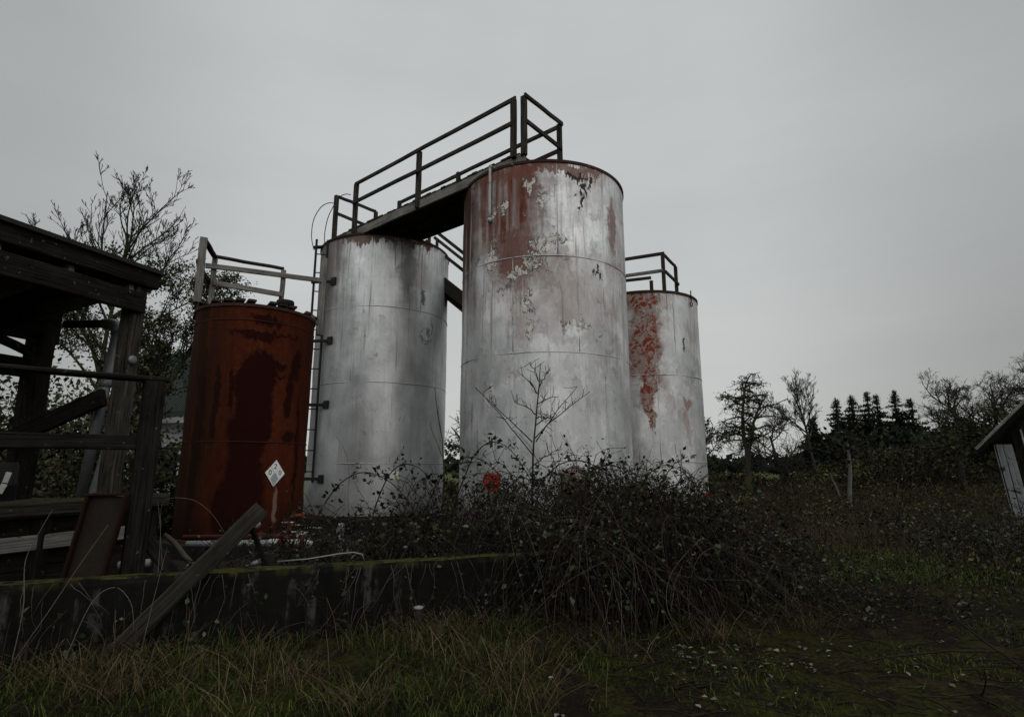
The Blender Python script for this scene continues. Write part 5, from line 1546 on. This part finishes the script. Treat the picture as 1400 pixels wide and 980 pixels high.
def hedge_rows():
    """the scrub line that closes the view behind the yard"""
    n = 60000
    t = rng.random(n)
    x = -4 + 62 * t + rng.normal(size=n) * .8; y = 31 + 12 * t + rng.normal(size=n) * 1.8
    H = np.array([1.1 + .9 * mnoise.noise(Vector((a * .22, 1, 3))) + .5 * mnoise.noise(Vector((a * .8, 4, 3))) + (1.6 if 22 < a < 60 else 0) for a in x])
    H = np.clip(H, .5, 4.0)
    z = H * rng.random(n) ** .7
    v, q = leaf_cards(np.stack([x, y, z], 1), .19, .3, .5)
    stuff('scrub_hedgerow', v, q, None, rng.random(len(q)), 'under')
    paths = []
    for k in range(2200):
        a = rng.integers(0, n); p = wander((x[a], y[a], 0), (rng.normal() * .4, 0, 1), H[a] * 1.15, 4, .2, 0)
        paths.append((p, np.linspace(.022, .010, 5)))
    v, q = tubes_np(paths, 3); stuff('hedgerow_stems', v, q, None, None, 'bark_far')
    # dark evergreen wood under and beside the firs
    n = 16000
    x = 34 + 55 * rng.random(n); y = 60 + 14 * rng.random(n)
    H = np.array([5.2 + 2.2 * mnoise.noise(Vector((a * .16, 2, 1))) + .8 * mnoise.noise(Vector((a * .6, 2, 1))) for a in x]) * np.clip((x - 33) / 6, .2, 1)
    v, q = leaf_cards(np.stack([x, y, H * rng.random(n) ** .6], 1), .75, .3, .6)
    stuff('far_wood', v, q, None, rng.random(len(q)), 'needle')
    # distant tree line all round the horizon
    n = 9000
    x = -160 + 420 * rng.random(n); y = 150 + 30 * rng.random(n)
    H = np.array([3.2 + 1.6 * mnoise.noise(Vector((a * .05, 2, 1))) + .9 * mnoise.noise(Vector((a * .3, 2, 1))) for a in x])
    v, q = leaf_cards(np.stack([x, y, np.clip(H, 1, 9) * rng.random(n) ** .6], 1), 2.0, .2, .8)
    stuff('distant_treeline', v, q, None, rng.random(len(q)), 'needle')
hedge_rows()

def lawn():
    # short grass over the near yard
    n = 52000
    x = -5.5 + 11.5 * rng.random(n); y = 3.2 + 4.2 * rng.random(n) ** 1.1
    yw = 6.45 + (x - .33) * .376
    clump = np.array([mnoise.noise(Vector((a * .9, b * .9, 1))) + .5 * mnoise.noise(Vector((a * 2.6, b * 2.6, 5))) for a, b in zip(x, y)])
    ok = (y < yw - .02) & (clump > -.35 + np.where(x > 1.0, .38, 0)) & (rng.random(n) < np.where(x > 1.2, .55, 1))
    x, y, clump = x[ok], y[ok], clump[ok]
    edge = np.clip(1 - np.abs(yw[ok] - y) / .7, 0, 1)
    h = (.03 + .075 * rng.random(len(x)) ** 1.5) * (1 + 1.0 * np.clip(clump, 0, 1)) * np.where(x > .8, .6, 1) * (1 + edge * 1.2)
    P = np.stack([x, y, gzs(np.stack([x, y], 1)) - .01], 1)
    v, q, t, m = blades(P, h, .3 + .9 * rng.random(len(x)), .0045 + .003 * rng.random(len(x)))
    r = np.clip(rng.random(m) ** 1.5 * .85 - .05 + .18 * edge, 0, 1)
    stuff('grass', v, q, t, np.concatenate([r, r, r]), 'grass')
    # far clearing on the right
    n = 9000
    x = 3.9 + 3.4 * rng.random(n); y = 8.2 + 4.6 * rng.random(n)
    P = np.stack([x, y, gzs(np.stack([x, y], 1)) - .01], 1)
    v, q, t, m = blades(P, .10 + .16 * rng.random(n), .3 + .8 * rng.random(n), np.full(n, .008))
    r = np.clip(rng.random(m) * .7 + .16, 0, 1)
    stuff('grass_clearing', v, q, t, np.concatenate([r, r, r]), 'grass')
    # dead straw tufts: long, leaning
    cs = [(-1.6, 4.6), (-.9, 5.3), (-.3, 5.0), (.25, 5.05), (-.1, 4.5), (.1, 4.2), (-2.6, 4.5), (-3.0, 4.9), (-2.2, 5.0), (-1.2, 5.6), (-.5, 5.7), (-3.6, 4.4), (.9, 5.2), (1.9, 5.6), (-2.0, 4.15), (-1.0, 4.1), (.5, 5.5), (2.9, 6.2), (-.75, 5.75), (-.35, 5.85), (-2.85, 4.3), (-3.3, 4.6)]
    X = []; 
    for cx, cy in cs:
        k = int(rng.integers(55, 150)); X.append(np.array([cx, cy]) + rng.normal(size=(k, 2)) * np.array([.17, .12]))
    X = np.concatenate(X); m = len(X)
    P = np.stack([X[:, 0], X[:, 1], gzs(X) - .01], 1)
    v, q, t, m = blades(P, .10 + .20 * rng.random(m), 1.0 + 1.5 * rng.random(m), .003 + .003 * rng.random(m))
    r = rng.random(m)
    stuff('dead_grass', v, q, t, np.concatenate([r, r, r]), 'straw')
    # tall dead stalks along the wall foot
    n = 260
    x = -4.6 + 5.2 * rng.random(n); y = 5.88 + (x + 1.4) * .376 - .1 - .5 * rng.random(n)
    P = np.stack([x, y, gzs(np.stack([x, y], 1))], 1)
    v, q, t, m = blades(P, .2 + .35 * rng.random(n), .1 + .7 * rng.random(n), .003 + .002 * rng.random(n))
    r = rng.random(m) * .8
    stuff('dead_stalks', v, q, t, np.concatenate([r, r, r]), 'straw')
    # straw by the clearing
    n = 3800
    X = np.stack([5.2 + rng.normal(size=n) * 1.3, 11.5 + rng.normal(size=n) * .9], 1)
    P = np.stack([X[:, 0], X[:, 1], gzs(X)], 1)
    v, q, t, m = blades(P, .2 + .4 * rng.random(n), .3 + .9 * rng.random(n), np.full(n, .007))
    r = rng.random(m) * .7
    stuff('dry_grass', v, q, t, np.concatenate([r, r, r]), 'straw')
lawn()

def litter():
    n = 270
    x = np.concatenate([.9 + 3.4 * rng.random(150), -3 + 4.5 * rng.random(20), 1.4 + 1.3 * rng.random(100)]); y = np.concatenate([3.6 + 2.2 * rng.random(150) ** 1.0, 3.9 + 1.2 * rng.random(20), 4.75 + .75 * rng.random(100)])
    P = np.stack([x, y, gzs(np.stack([x, y], 1)) + .012 + .012 * rng.random(n)], 1)
    s = .045
    v, q = leaf_cards(P, s, .85, .62, .5)
    stuff('fallen_leaves', v, q, None, rng.random(n) ** 1.2, 'litter')
    # dark twigs
    paths = []
    for k in range(420):
        x = .4 + 5.2 * rng.random(); y = 3.8 + 4.6 * rng.random()
        a = rng.random() * 6.283
        p = wander((x, y, gz(x, y) + .015), (math.cos(a), math.sin(a) * .8, .12), .25 + .6 * rng.random(), 6, .14, -.02)
        paths.append((p, np.linspace(.006, .0025, 7)))
    v, q = tubes_np(paths, 4); stuff('fallen_twigs', v, q, None, None, 'cane')
    # low dark brambles creeping on the right
    LP = []; paths = []
    for k in range(260):
        x = 2.6 + 4.6 * rng.random(); y = 5.6 + 4.0 * rng.random()
        if y < 6.6 and rng.random() < .55: continue
        p = wander((x, y, gz(x, y)), (rng.normal(), rng.normal() * .6, .9), .5 + .6 * rng.random(), 8, .12, -.16)
        p[:, 2] = np.maximum(p[:, 2], .02); paths.append((p, np.linspace(.006, .003, 9)))
        for q in p[2:]:
            for j in range(2): LP.append(q + rng.normal(size=3) * .04)
    v, q = tubes_np(paths, 4); o = stuff('creeping_brambles', v, q, None, None, 'cane')
    v, q = leaf_cards(np.array(LP), .038, .45, .6)
    f = link('bramble_leaves', fast_mesh('bramble_leaves', v, q, rnd=rng.random(len(q))), M['bramble'], o); f['kind'] = 'stuff'
    o = MB().tube([(4.2, 5.2, .05), (3.6, 5.0, .12), (3.0, 4.9, .1), (2.4, 4.75, .04)], [.012, .011, .009, .005], 6).build('fallen_branch', M['cane']); tag(o, 'thin dark branch lying on the moss at the lower right', 'branch')
    o = MB().tube([(3.9, 4.4, .04), (3.75, 4.75, .22), (3.7, 5.0, .35), (3.85, 5.3, .5)], [.011, .009, .007, .004], 6).build('dead_branch', M['cane']); tag(o, 'dead branch sticking up from the moss at the right edge', 'branch')
litter()

# ------------------------------------------------------------------ sky and light
EL, AZ = R(36), R(150)            # overcast brightness high behind the right shoulder
w = bpy.data.worlds.new('World'); S.world = w; w.use_nodes = True
E.nt = w.node_tree
bg = w.node_tree.nodes['Background']
sky = N('ShaderNodeTexSky'); sky.sky_type = 'NISHITA'; sky.sun_disc = False
sky.sun_elevation = EL; sky.sun_rotation = AZ; sky.dust_density = 4; sky.air_density = 1.5
tc = N('ShaderNodeTexCoord'); sp = N('ShaderNodeSeparateXYZ'); L(tc.outputs['Generated'], sp.inputs[0])
dx, dy, dz = (E(sp.outputs[i]) for i in range(3))
cl = noise(tc.outputs['Generated'], 1.6, 5, .5, .3); cl2 = noise(xyz(dx * 1.0, dy * 1.0, dz * 5.0), 1.3, 4, .55)
lum = 1.0 + (cl - .5) * .26 + (cl2 - .5) * .26
hx = dx / ((dx * dx + dy * dy).sqrt().max(.001))
front = dy.step(-.2, .3)
side = hx.abs().step(.36, .76) * front
lum = lum * (1.0 - side * (dz.step(.45, .15) * .14 + .25))        # sky darkened towards both sides, a lens vignette put into its colour
lum = lum * (dz.step(-.02, .12) * .05 + .95)
lum = lum * (1.0 + (1.0 - front) * (dz * 2.7 - .62))              # behind the yard: dark low down, bright towards the zenith, as overcast is
grey = mix(dz.step(.0, .5), (5.46, 5.60, 5.50), (5.36, 5.52, 5.46))
cloudcol = mulc(grey, lum)
L(mix(.93, sky.outputs[0], cloudcol), bg.inputs['Color'])
bg.inputs['Strength'].default_value = .1
sun = bpy.data.lights.new('sun', 'SUN'); sun.energy = .5; sun.angle = R(120); sun.color = (1, .97, .93)
so = bpy.data.objects.new('sun', sun); COL.objects.link(so)
so.rotation_euler = Vector((-math.sin(AZ) * math.cos(EL), -math.cos(AZ) * math.cos(EL), -math.sin(EL))).to_track_quat('-Z', 'Y').to_euler()

# ------------------------------------------------------------------ camera
cam = bpy.data.cameras.new('camera'); cam.sensor_width = 36; cam.lens = 770 / 1400 * 36; cam.clip_end = 3000; cam.clip_start = .05
co = bpy.data.objects.new('camera', cam); COL.objects.link(co)
co.location = (0, 0, CAMH); co.rotation_euler = (R(90 + 10.9), 0, 0)
S.camera = co
S.render.engine = 'CYCLES'
S.cycles.max_bounces = 5; S.cycles.diffuse_bounces = 3; S.cycles.glossy_bounces = 3
S.cycles.use_denoising = True
S.view_settings.view_transform = 'Standard'; S.view_settings.look = 'None'; S.view_settings.gamma = 1; S.view_settings.exposure = 0
